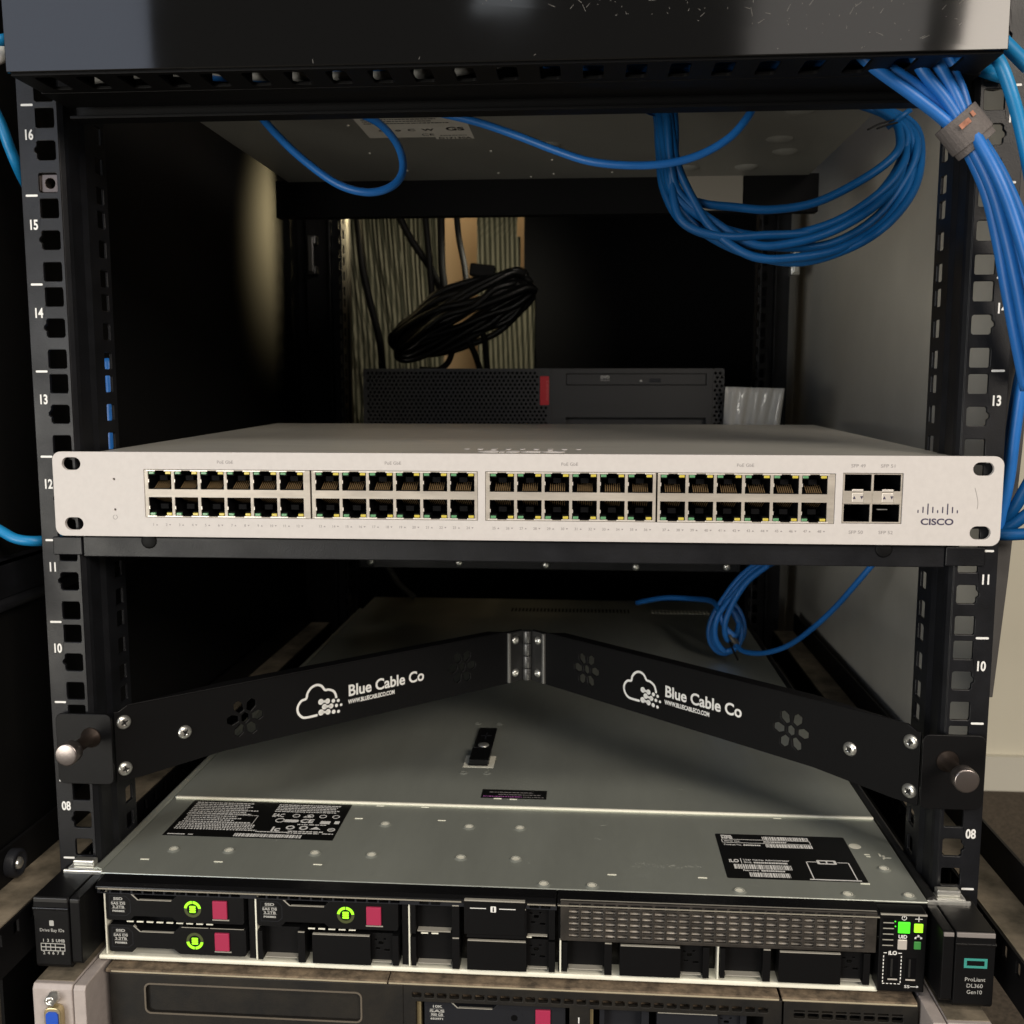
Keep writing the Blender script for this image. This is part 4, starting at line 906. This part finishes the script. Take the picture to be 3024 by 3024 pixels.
mb.box(208.2, 211, c0 - .06, c0, -236.1, -235.9)
mb.text('iLO', 1.9, FRONT(197.5, c0, -245.9), width=4.2, bold=.1)
for x in (192.9, 201.6):
    for k in range(8): mb.box(x, x + .45, c0 - .06, c0, -260.8 + k * 1.9, -260.8 + k * 1.9 + 1.1)
for k in range(5): mb.box(193 + k * 1.9, 193 + k * 1.9 + 1.1, c0 - .06, c0, -261.6, -261.2)
mb.box(193, 194.6, c0 - .06, c0, -245.2, -244.8); mb.box(200.2, 202, c0 - .06, c0, -245.2, -244.8)
mb.text('SS', 1.5, FRONT(205.2, c0, -263.4), width=2.6); mb.box(206.8, 210, c0 - .06, c0, -262.8, -262.5); mb.extr([(210, -263.3), (211, -262.6), (210, -261.9)], 0, .06, FRONT(0, c0, 0))
mb.build('lettering', M['print'], cp)
for x in (195.2, 204.0):
    us = B(x, x + 5.2, c0 - .08, c0 + .2, -259.0, -247.4).build('usb_socket', M['void'], cp)
    MB().box(x + 1.5, x + 2.5, c0 - .2, c0, -257.6, -248).build('usb_tongue', M['hinge'], us); MB().box(x + .3, x + 5, c0 - .3, c0, -259.3, -258.6).build('usb_rim', M['tab'], us)
gr = MB()
for j in range(5): gr.box(192.2, 197.4, c0 - .05, c0 + .1, -240.6 + j * 3.0, -240.6 + j * 3.0 + 2.0)
gr.build('vent', M['void'], cp)
gr = MB()
for j in range(5): gr.box(192.2, 197.4, c0 - .2, c0, -241.2 + j * 3.0, -241.2 + j * 3.0 + .45)
gr.build('edge_highlight', MATS['plastic_edge_highlight'], cp)  # painted highlights under the vent slots
MB().lathe(FRONT(198.0, c0, -228.2), [(.35, 0), (.3, .2), (.01, .25)], 8).lathe(FRONT(198.2, c0, -230.8), [(.35, 0), (.3, .2), (.01, .25)], 8).build('health_light', M['glow2'], cp)
MB().box(190.8, 213.4, FYS - 1.1, FYS, -224.9, -224.2).build('edge_highlight', MATS['plastic_edge_highlight'], cp)  # highlight painted along the panel's top edge
# ears
def ear(s):
    xi, xo = 217.3, 242.3
    x0, x1 = sorted((s * xi, s * xo)); yF = -37.0
    mid = s * (xi + 6.0)
    a0, a1 = sorted((mid, s * xo)); b0, b1 = sorted((s * xi, mid - s * .5))
    mb = MB().extr([(0, -226), (yF + 1.2, -226), (yF, -228.2), (yF, -263), (yF + 1.5, -265), (0, -265)], a0, a1, frame((0, 0, 0), (0, 1, 0), (0, 0, 1)))
    mb.extr([(0, -226.3), (yF + 1.2, -226.3), (yF + .3, -228.2), (yF + .3, -261), (yF + 1.8, -262.6), (0, -262.6)], b0, b1, frame((0, 0, 0), (0, 1, 0), (0, 0, 1)))
    o = mb.build('ear', M['plastic'], sv, bevel=0.5)
    hl = MB().box(a0 + .4, a1 - .4, yF - .1, yF + 1, -228.6, -226.2).box(b0 + .3, b1 - .3, yF + .1, yF + 1, -228.6, -226.5)
    hl.build('edge_highlight', M['hinge'] if s < 0 else mat('ear_edge_highlight', (.24, .22, .21), .35), o, bevel=.3)  # lit top edge painted on each ear, paler at the right
    B(a0 - .3, a1 + .3, yF - .8, yF + .8, -232.6, -231.2).build('lip', M['satin'], o, bevel=.4)
    return o, a0, a1, yF
eL, a0, a1, yF = ear(-1)
cx = (a0 + a1) / 2; t = MB()
t.plate(rr(cx - 1.2, -241.4, cx + 1.2, -238.4, .5), [], 0, .06, FRONT(0, yF, 0)); t.text('Drive Bay IDs', 1.7, FRONT(cx, yF, -244.6), width=13)
for s_, x in (('1', -4.9), ('3', -2.4), ('5', .1), ('UMB', 4.2)): t.text(s_, 1.6, FRONT(cx + x, yF, -250.3), bold=.05)
for s_, x in (('2', -4.9), ('4', -2.4), ('6', .1), ('7', 2.6), ('8', 5.2)): t.text(s_, 1.6, FRONT(cx + x, yF, -257.2), bold=.05)
g_ = []
for k in range(5): g_ += [rect(cx - 6.1 + k * 2.55, -254.9, cx - 3.95 + k * 2.55, -253.4)]
for k in range(3): g_ += [rect(cx - 6.1 + k * 2.55, -252.9, cx - 3.95 + k * 2.55, -251.4)]
g_ += [rect(cx - 6.1 + 7.65, -252.9, cx + 6.25, -251.4)]
t.plate(rect(cx - 6.5, -255.3, cx + 6.6, -251.0), g_, 0, .06, FRONT(0, yF, 0)); t.build('lettering', M['dimprint'], eL)
eR, a0, a1, yF = ear(1); cx = (a0 + a1) / 2 + .5
MB().plate(rect(cx - 5.6, -244.2, cx + 5.4, -239.2), [rect(cx - 4.3, -243.0, cx + 4.1, -240.4)], 0, .08, FRONT(0, yF, 0)).build('emblem', M['teal'], eR)
t = MB()
for k, (s_, w_) in enumerate((('ProLiant', 9.6), ('DL360', 7.6), ('Gen10', 7.2))): t.text(s_, 1.9, FRONT(cx, yF, -251.0 - k * 3.3), width=w_)
t.build('lettering', M['dimprint'], eR)
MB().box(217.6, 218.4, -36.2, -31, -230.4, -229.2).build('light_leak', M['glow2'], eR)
# bright steel catches where the ears meet the rails
for s in (-1, 1):
    x0, x1 = sorted((s * 221, s * 238)); c = MB().box(x0, x1, -9, -1.6, -225.9, -223.6)
    c.box(min(s * 217.8, s * 240), max(s * 217.8, s * 240), -10.5, -9, -226.8, -223.9); c.box(min(s * 224, s * 236), max(s * 224, s * 236), -7, -2, -223.6, -220.2)
    c.build('catch', M['steel'], sv, bevel=0.8, seg=3)
    c = MB().extr([(s * 218, -229), (s * 218, -225), (s * 219, -223.2), (s * 221.5, -222.4), (s * 223.4, -223.6), (s * 223.6, -226), (s * 223, -226), (s * 222.4, -224.2), (s * 221, -223.5), (s * 219.6, -224.5), (s * 219.2, -229)][::s], -640, 9, frame((0, 0, 0), (1, 0, 0), (0, 0, 1)))
    c.build('slide_rail', M['hinge'] if s > 0 else M['zinc'], sv)
    MB().box(min(s * 218.4, s * 224.6), max(s * 218.4, s * 224.6), 0, 640, -262, -229.2).build('slide_rail', M['dark'], sv)

# ================================================================== LOWER SERVER (2U)
lv = empty('rack_server', (0, 300, -356), 'dusty older server with a wide blank bezel at the bottom edge of the picture', 'server')
MB().box(-213, 213, -16, 700, -356, -268.4).build('chassis', M['dark'], lv)
yf = -29.5; zt2 = -268.6
def seg2(x0, x1): return MB().extr([(-14, zt2), (yf + .8, zt2 - .2), (yf, zt2 - 1.2), (yf, zt2 - 2), (-14, zt2 - 2)], x0, x1, frame((0, 0, 0), (0, 1, 0), (0, 0, 1)))
tp = seg2(-209, -58.4); tp.extr([(-14, zt2), (yf + .8, zt2 - .2), (yf, zt2 - 1.2), (yf, zt2 - 2), (-14, zt2 - 2)], -57.8, 141.6, frame((0, 0, 0), (0, 1, 0), (0, 0, 1)))
tp.extr([(-14, zt2), (yf + .8, zt2 - .2), (yf, zt2 - 1.2), (yf, zt2 - 2), (-14, zt2 - 2)], 143, 209.5, frame((0, 0, 0), (0, 1, 0), (0, 0, 1)))
tp.build('bezel_top', M['dustbrown'], lv, bevel=.3)
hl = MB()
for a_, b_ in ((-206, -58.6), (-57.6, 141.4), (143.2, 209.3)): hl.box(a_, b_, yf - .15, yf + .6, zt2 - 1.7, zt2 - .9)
hl.build('edge_highlight', mat('bright_edge_highlight', (.42, .37, .26), .4), lv, bevel=.2)  # bright line painted on as the front edge highlight
xo0, xo1, zo0, zo1 = -187.5, -72.6, -292.0, -276.4
MB().plate(rect(-207, -356, -50, zt2 - 2.0), [rr(xo0, zo0, xo1, zo1, 2.5, 4)], 0, 6, FRONT(0, yf + 6, 0)).build('blank_bezel', M['dustblack'], lv, bevel=.5)
B(xo0 - 1, xo1 + 1, yf + 2.0, yf + 5, zo0 - 1, zo1 + 1).build('bezel_inset', M['dustblack'], lv)
MB().plate(rr(xo0 - .9, zo0 - .9, xo1 + .9, zo1 + .9, 3.2, 4), [rr(xo0, zo0, xo1, zo1, 2.5, 4)], 0, .25, FRONT(0, yf, 0)).build('edge_highlight', mat('brown_rim_edge', (.13, .11, .085), .45), lv)  # lighter rim line drawn round the inset
# drive cage
hs2 = [rr(x, -277.4, x + 4.9, -274.6, .6, 2) for x in [-45.5 + 6.55 * k for k in range(28)]]
hs2 = [h for h in hs2 if h[0][0] < 141]
hs2.append(rect(-43.5, -305, 36, -279.6)); hs2.append(rect(46.5, -305, 134, -279.6))
MB().plate(rect(-50, -356, 143, zt2 - 2.0), hs2, 0, 3, FRONT(0, yf + 3.2, 0)).build('drive_cage', M['dustblack'], lv, bevel=.3)
MB().box(-48, 141, yf + 5, yf + 12, -278.8, -273).build('dust_or_black_strip', M['dustbrown'], lv)
B(-50, 143, yf + 14, yf + 15, -350, -270).build('bay_back', M['void'], lv)
make_drive(-39.6, -296.4, lines=('10K', 'SAS', '900 GB', '653971'), par=lv, m=M['greyplastic'], lit=False, yf=yf + 3.4, W=73.5, H=15.8)
B(-43.3, -41.3, yf + 2.8, yf + 12, -305, -280).build('bay_divider', M['brass'], lv); B(46.6, 48.2, yf + 2.8, yf + 12, -305, -280).build('bay_divider', M['brass'], lv)
blank(51.5, -297, 16.4, par=lv, yf=yf + 3.6, m=M['greyplastic'])
B(52, 133, yf + 8, yf + 13, -305, -297.6).build('dust_or_black_strip', M['dustbrown'], lv); B(-38, 34, yf + 8, yf + 13, -305, -297).build('dust_or_black_strip', M['dustbrown'], lv)
t = MB(); t.text('1', 3.0, FRONT(40.8, yf + .18, -287.5), bold=.1); t.extr([(39.6, -289.8), (41.6, -288.8), (41.6, -290.8)][::-1], 0, .06, FRONT(0, yf + .18, 0)); t.text('5', 3.0, FRONT(138.5, yf + .18, -288.8), bold=.1)
t.build('lettering', M['print'], lv)
hs3 = [rr(x, z, x + 5.6, z + 2.9, .8, 2) for x in [149 + 6.9 * k for k in range(8)] for z in (-279.6,)] + [rr(x, -276.2, x + 5.4, -275.2, .3, 2) for x in [149 + 6.9 * k for k in range(8)]] + [rr(151, -292, 203, -284, .8, 2)]
MB().plate(rect(144, -356, 210, zt2 - 2.0), hs3, 0, 2.5, FRONT(0, yf + 2.7, 0)).build('drive_cage', M['dustblack'], lv, bevel=.3)
MB().box(146, 208, yf + 4.4, yf + 6, -295, -272).build('dust_or_black_strip', M['void'], lv)  # plain black backing behind the slots
# silver ears of the lower server, the left one carries a video connector
def ear2(s):
    xi, xo = 212, 240; mid = s * 219
    a0, a1 = sorted((mid, s * xo)); b0, b1 = sorted((s * xi, mid - s * .6)); yF = -46.0
    mb = MB().extr([(0, -268.6), (yF + 1.5, -268.6), (yF, -271), (yF, -350), (0, -350)], a0, a1, frame((0, 0, 0), (0, 1, 0), (0, 0, 1)))
    mb.extr([(0, -268.9), (yF + 1.5, -268.9), (yF + .2, -271), (yF + .2, -350), (0, -350)], b0, b1, frame((0, 0, 0), (0, 1, 0), (0, 0, 1)))
    mb.build('ear', M['earsilver'], lv, bevel=.5)
    B(a0 + .5, a1 - .5, yF + 4, -3, -268.6, -268.2).build('dust_or_black_strip', M['dusty'], lv)
    return a0, a1, yF
a0, a1, yF = ear2(-1); ear2(1)
cx = -227.6
vg = MB().extr(rr(cx - 4.4, -304, cx + 4.4, -278.3, 3.0, 4), 0, 4.5, FRONT(0, yF, 0)).build('video_connector', M['brass'], lv, bevel=.5)
MB().extr(rr(cx - 3.2, -303, cx + 3.2, -280.2, 2, 4), 4.4, 5.2, FRONT(0, yF, 0)).build('connector_face', M['vga'], vg)
MB().lathe(FRONT(cx - .6, yF, -274.4), [(3.4, 0), (3.4, 2), (3.0, 2.4), (3.0, 5), (2.4, 5.6), (1.2, 5.4), (1.0, 4.0), (0.01, 4)], 6).build('jack_screw', M['steel'], vg)

# ================================================================== CABLES
def cable(name, pts, r, m, label, cat='cable', group=None, par=None):
    o = MB().tube(pts, r).build(name, m, par)
    return tag(o, label, cat, group) if par is None else o
def px3(lst): return [PY(a, b, c) for a, b, c in lst]
cable('patch_cable', px3([(700, 250, 120), (755, 325, 105), (820, 400, 95), (900, 475, 88), (1000, 545, 84), (1090, 568, 84), (1160, 548, 88), (1190, 500, 95), (1175, 430, 105), (1120, 365, 115), (1040, 325, 125), (980, 290, 130)]), 2.35, M['blue'], 'blue cable hanging in a single loop under the grey case at the left')
cable('patch_cable', px3([(1180, 290, 90), (1250, 322, 80), (1400, 358, 70), (1520, 398, 62), (1640, 444, 56), (1740, 476, 52), (1850, 488, 50), (1960, 484, 50), (2060, 460, 50), (2150, 410, 50), (2205, 350, 52), (2230, 300, 55), (2235, 260, 60)]), 2.2, M['blue'], 'blue cable sagging across the middle below the top cable manager')
# coil of blue cable at the upper right
coil = empty('cable_coil', tuple(PY(2300, 760, 90)), 'large loose coil of shaded blue cables hanging at the upper right', 'cable coil')
strands = [
 [(1915, 290, 100), (1935, 340, 95), (1945, 450, 92), (1965, 560, 90), (2030, 660, 88), (2160, 715, 85), (2300, 735, 80), (2450, 715, 80), (2590, 640, 85), (2680, 530, 95), (2705, 440, 105), (2680, 370, 115), (2600, 325, 120), (2480, 300, 130)],
 [(1925, 290, 96), (1945, 340, 92), (1958, 460, 90), (1985, 560, 88), (2070, 600, 86), (2160, 617, 85), (2280, 618, 80), (2420, 590, 80), (2560, 525, 85), (2640, 460, 92), (2655, 400, 104), (2640, 350, 114), (2560, 315, 120), (2500, 300, 128)],
 [(1940, 290, 92), (1952, 340, 88), (1962, 450, 84), (1980, 560, 80), (2060, 640, 78), (2180, 690, 76), (2320, 690, 76), (2470, 650, 80), (2600, 570, 88), (2665, 490, 96), (2680, 420, 106), (2660, 355, 114), (2580, 318, 120), (2500, 295, 126)],
 [(1950, 290, 88), (1962, 340, 84), (1975, 460, 80), (2000, 600, 78), (2080, 690, 76), (2200, 745, 74), (2350, 770, 72), (2500, 740, 76), (2620, 670, 84), (2700, 560, 94), (2718, 460, 104), (2700, 385, 112), (2640, 335, 120), (2540, 300, 126)],
 [(1960, 290, 84), (1972, 340, 80), (1985, 470, 76), (2010, 580, 74), (2110, 660, 72), (2220, 715, 72), (2330, 720, 74), (2460, 690, 78), (2580, 610, 84), (2650, 520, 94), (2670, 430, 104), (2655, 360, 112), (2600, 325, 118), (2520, 300, 124)],
 [(1968, 290, 80), (1980, 340, 78), (1995, 480, 74), (2040, 590, 72), (2110, 680, 70), (2230, 755, 68), (2360, 765, 70), (2480, 735, 74), (2600, 655, 82), (2680, 555, 90), (2702, 470, 100), (2690, 400, 108), (2650, 345, 116), (2570, 305, 122)],
 [(1975, 290, 78), (1985, 340, 76), (1990, 440, 74), (1990, 560, 74), (2020, 650, 74), (2120, 700, 74), (2250, 700, 76), (2400, 680, 80), (2540, 620, 86), (2630, 540, 94), (2668, 450, 102), (2668, 380, 110), (2620, 335, 116), (2530, 300, 122)],
]
for i, st in enumerate(strands):
    st = [(a + math.sin(j * 1.3 + i * 2.1) * 5, b + math.cos(j * 1.7 + i) * 6, c + math.sin(j + i) * 4) for j, (a, b, c) in enumerate(st)]
    cable('cable', px3(st), 2.45, M['shadedblue'], '', par=coil)
def tie(p, d, r, par, m, wdt=3.0, name='cable_tie'):
    d = Vector(d).normalized(); u = d.orthogonal().normalized(); f = frame(p, u, d.cross(u))
    return MB().lathe(f, [(r - .4, -wdt / 2), (r + .4, -wdt / 2), (r + .4, wdt / 2), (r - .4, wdt / 2)], 20).build(name, m, par)
tie(PY(1948, 325, 86), (0.1, 0, 1), 8.2, coil, M['shadedblue'])
tie(PY(2655, 350, 112), (0.6, 0, -0.8), 7.6, coil, M['shadedblue'])
MB().tube(px3([(2640, 355, 104), (2600, 365, 100), (2562, 383, 98)]), .6, 6).tube(px3([(2650, 362, 104), (2610, 372, 100), (2590, 380, 98)]), .6, 6).build('cable_tie', M['blackcable'], coil)
# bundle through the velcro strap at the right edge
bun = empty('cable_bundle', tuple(PY(2960, 1500, 10)), 'bright blue cables bunched together running down over the right rail', 'cable bundle')
bs = [
 [(2540, 160, -30), (2590, 205, -30), (2700, 285, -30), (2800, 365, -30), (2850, 430, -30), (2910, 560, -30), (2945, 700, -28), (2972, 850, -26), (3000, 1000, -24), (3030, 1150, -20)],
 [(2550, 140, -26), (2612, 190, -26), (2720, 265, -26), (2812, 350, -27), (2862, 420, -32), (2925, 545, -34), (2968, 690, -33), (3002, 840, -32), (3030, 980, -30), (3060, 1100, -28)],
 [(2690, 140, -30), (2725, 210, -30), (2790, 290, -30), (2840, 365, -31), (2878, 420, -30), (2930, 520, -29), (2975, 650, -28), (3010, 790, -27), (3040, 930, -26), (3070, 1050, -22)],
 [(2710, 120, -27), (2770, 190, -28), (2815, 270, -30), (2852, 350, -31), (2886, 410, -36), (2945, 520, -40), (2992, 640, -40), (3040, 800, -40), (3080, 950, -38)],
 [(2735, 100, -22), (2800, 190, -24), (2835, 260, -25), (2862, 345, -26), (2895, 410, -27), (2955, 510, -24), (3005, 620, -22), (3060, 780, -20)],
 [(2826, 180, -12), (2826, 240, -15), (2834, 300, -18), (2856, 360, -22), (2880, 425, -23), (2920, 530, -20), (2952, 650, -18), (2985, 800, -16), (3012, 950, -14), (3040, 1100, -10)],
]
for st in bs: cable('cable', px3(st), 2.8, M['blue'], '', par=bun)
# velcro strap
vp = PY(2846, 382, -30); vd = (PY(2886, 430, -30) - PY(2806, 330, -30)).normalized()
u = vd.cross(Vector((0, -1, 0))).normalized(); n_ = Vector((0, -1, 0)); 
def strap(r1, r2, w0, w1, shift, name, m, par):
    mb = MB(); N = 28; vs = []
    for k in range(N):
        a = 2 * math.pi * k / N; c = vp + u * (r1 * math.cos(a)) + n_ * (r2 * math.sin(a)) + vd * shift
        for t_, e in ((w0, 0), (w1, 0), (w1, 1.1), (w0, 1.1)):
            vs.append(c + vd * t_ + (u * math.cos(a) + n_ * math.sin(a)) * e)
    fs = [(k * 4 + j, k * 4 + (j + 1) % 4, ((k + 1) % N) * 4 + (j + 1) % 4, ((k + 1) % N) * 4 + j) for k in range(N) for j in range(4)]
    return mb.add(vs, fs).build(name, m, par, bevel=.2)
vs_ = empty('velcro_strap', tuple(vp), 'grey velcro strap with an orange mark wrapped round the blue cables', 'strap')
strap(9.4, 7.0, -6.5, 6.5, 0, 'band', M['velcro'], vs_); strap(8.6, 6.2, 3.5, 9.6, 0, 'band', M['velcro'], vs_)
MB().box(-2.6, 2.6, -1.2, 1.2, 0, .3, frame(vp + n_ * 8.3 + u * 1.5 - vd * 2, vd.cross(n_), vd)).box(-3.4, -1.8, -3.4, -1, 0, .3, frame(vp + n_ * 8.2 + u * -1 - vd * 1, vd.cross(n_), vd)).build('printed_mark', M['orange'], vs_)
cable('patch_cable', px3([(2860, 60, -20), (2920, 140, -24), (2955, 190, -28), (2985, 270, -28), (3010, 360, -26), (3032, 460, -24), (3050, 560, -20)]), 3.0, M['cyan'], 'lighter blue cable crossing the top of the right rail at the picture edge')
cable('patch_cable', px3([(2960, 120, -10), (3000, 160, -12), (3040, 200, -14)]), 3.4, M['cyan'], 'short piece of light blue cable in the top right corner')
cable('patch_cable', px3([(2900, 205, 2), (2935, 215, -4), (2965, 225, -2)]), 3.6, M['cyan'], 'light blue cable end emerging from a grommet at the top of the right rail')
MB().lathe(frame(PY(2935, 212, 6), (1, 0, 0), (0, 0, 1)), [(9, 0), (9, 2), (7.4, 3), (7.0, 0), (6.8, -4), (0.01, -4)], 24).build('grommet', M['satin'], rack)
for i, (st, lab) in enumerate((
 ([(3060, 1000, 8), (3020, 1130, 10), (2996, 1280, 12), (2978, 1420, 14), (2950, 1540, 16), (2930, 1600, 18)], 'blue cable curving down behind the right end of the switch'),
 ([(3040, 1000, 18), (3006, 1150, 18), (2984, 1300, 18), (2966, 1440, 18), (2945, 1560, 18)], 'second blue cable curving down just behind the right end of the switch'),
 ([(3070, 1370, 10), (3024, 1450, 12), (2995, 1500, 14), (2965, 1530, 17), (2925, 1550, 19)], 'blue cable entering from the right edge and slipping behind the switch'),
 ([(3070, 1490, 12), (3024, 1525, 13), (2985, 1552, 15), (2955, 1566, 17), (2920, 1575, 19)], 'dark blue cable just under the one slipping behind the switch at right'),
 ([(3070, 1575, 8), (3024, 1577, 9), (2985, 1579, 10), (2950, 1579, 12), (2915, 1577, 14)], 'level blue cable running behind the lower right corner of the switch'))):
    cable('patch_cable', px3(st), 3.0, M['shadedblue'] if i > 1 else M['blue'], lab, group='blue cables tucked behind the right end of the switch')
cable('patch_cable', px3([(-60, 240, 20), (0, 360, 20), (30, 440, 22), (60, 510, 30), (90, 570, 60)]), 2.9, M['cyan'], 'blue cable slanting behind the left rail near the number 16')
cable('patch_cable', px3([(-60, 1530, 20), (0, 1566, 18), (50, 1592, 16), (110, 1598, 18), (180, 1590, 30)]), 2.9, M['cyan'], 'blue cable passing behind the left rail beside the number 12')
cable('patch_cable', px3([(-40, 110, -10), (10, 118, -10), (60, 100, 10)]), 2.9, M['cyan'], 'blue cable end at the left edge behind the glossy cover')
tag(MB().tube(px3([(-30, 175, 0), (5, 160, 0), (40, 140, 10)]), 4).build('white_plug', M['white']), 'cream plug end at the left edge beside the glossy cover', 'plug')
mb = MB()
for a_, b_ in ((1108, 1160), (1188, 1236), (1266, 1320)):
    pass
cable('patch_cable', px3([(318, 1060, 60), (324, 1150, 58), (326, 1240, 58), (330, 1330, 60), (334, 1420, 66)]), 2.9, M['blue'], 'blue cable glimpsed through the square holes of the left rail flange')
# lower coil on the server
lc = empty('cable_coil', tuple(PZ(2150, 1930, -220)), 'small tied coil of blue cable resting on the galvanised server lid', 'cable coil')
for i, st in enumerate([
 [(2300, 1640, 430), (2230, 1680, 430), (2170, 1740, 430), (2125, 1810, 430), (2105, 1870, 430), (2125, 1915, 432), (2165, 1920, 434), (2185, 1880, 436)],
 [(2285, 1660, 426), (2220, 1700, 426), (2165, 1760, 426), (2120, 1820, 424), (2112, 1880, 426), (2140, 1922, 428), (2180, 1905, 430), (2188, 1860, 436), (2165, 1810, 440), (2140, 1780, 446)],
 [(2255, 1650, 436), (2190, 1700, 436), (2135, 1770, 436), (2098, 1840, 436), (2098, 1895, 436), (2130, 1928, 436), (2170, 1915, 436), (2196, 1870, 440), (2190, 1820, 446), (2165, 1780, 450)],
 [(2270, 1668, 420), (2205, 1720, 420), (2160, 1790, 420), (2140, 1850, 420), (2150, 1890, 424), (2175, 1870, 430), (2180, 1830, 440), (2150, 1790, 450)],
 [(2170, 1880, 420), (2140, 1850, 424), (2122, 1800, 430), (2100, 1775, 460), (2040, 1768, 500), (1960, 1766, 520), (1880, 1780, 540)]]):
    cable('cable', px3(st), 2.7, M['blue'], '', par=lc)
tie(PY(2166, 1885, 424), (0.8, -0.2, .6), 7.5, lc, M['greycable'], 2.6)
cable('cable', px3([(2172, 1905, 420), (2200, 1925, 400), (2260, 1928, 370), (2330, 1905, 340), (2400, 1855, 310), (2470, 1790, 290), (2540, 1710, 275), (2600, 1640, 265)]), 2.3, M['blue'], '', par=lc)
MB().tube(px3([(2155, 1895, 420), (2165, 1920, 412), (2180, 1950, 405)]), 1.0, 6).build('cable_tie', M['blackcable'], lc)
# black cables at the back
for i, (st, r, lab) in enumerate((
 ([(1160, 600, 700), (1210, 700, 700), (1270, 790, 700), (1300, 850, 690), (1340, 920, 690)], 5, 'black cable slanting down from the left in front of the striped rear strips'),
 ([(1250, 600, 690), (1262, 700, 690), (1270, 800, 690), (1275, 900, 690), (1262, 980, 690)], 4.5, 'black cable hanging between the olive strips and the tan gap'),
 ([(1302, 600, 680), (1303, 700, 680), (1306, 800, 680), (1320, 880, 680), (1345, 930, 680)], 5.2, 'black cable hanging along the left side of the tan gap'),
 ([(1345, 600, 680), (1355, 700, 680), (1372, 790, 680), (1376, 860, 680), (1360, 920, 680)], 4.2, 'black cable crossing the middle of the tan gap'),
 ([(1055, 620, 690), (1070, 780, 690), (1095, 900, 690), (1120, 1000, 690), (1130, 1090, 680)], 5, 'black cable running down beside the left rear rail'),
 ([(1370, 980, 660), (1400, 1040, 660), (1420, 1100, 650)], 4.2, 'short black cable dropping behind the computer right of the coil'),
 ([(1410, 940, 665), (1430, 1000, 660), (1440, 1100, 650)], 4.2, 'black cable dropping behind the computer farthest right of the coil'),
 ([(1330, 980, 668), (1332, 1050, 660), (1300, 1090, 650), (1240, 1092, 640)], 4.2, 'black cable bending flat on top of the desktop computer'))):
    cable('power_cable', px3(st), r * .85, M['blackcable'], lab, group='black cables hanging at the back of the cabinet')
bc = empty('cable_coil', tuple(PY(1300, 1000, 640)), 'thick bunch of black power cable coiled above the desktop computer', 'cable coil')
rnd = random.Random(4)
for k in range(9):
    j = k * 6.2 - 25; st = []; tw = rnd.uniform(-10, 10); ox = rnd.uniform(-22, 22)
    for t_ in range(15):
        a = 2 * math.pi * t_ / 14; ca, sa = math.cos(a), math.sin(a)
        ex, ey = 225 - abs(j) * 1.2 + rnd.uniform(-4, 4), 50 + j * 1.5 + rnd.uniform(-13, 13)
        th = R(-27 + tw * .6); x = 1375 + ox + ex * ca * math.cos(th) - ey * sa * math.sin(th); y = 930 + ex * ca * math.sin(th) * 1.02 + ey * sa * math.cos(th)
        st.append((x, y, 640 + 16 * sa + j * .4))
    cable('cable', px3(st), 4.0, mat('glossier_black_jacket', (.007, .007, .007), .35, spec=.5), '', par=bc)
MB().box(-14, 14, -7, 7, -7, 7, frame(PY(1425, 800, 640), (1, 0, -.12), (.12, 0, 1))).build('plug', M['blackcable'], bc, bevel=2)
cable('patch_cable', px3([(1120, 1640, 640), (1150, 1680, 640), (1180, 1725, 640), (1225, 1765, 640)]), 3.4, M['greycable'], 'grey cable curving down below the rear tray at the left')
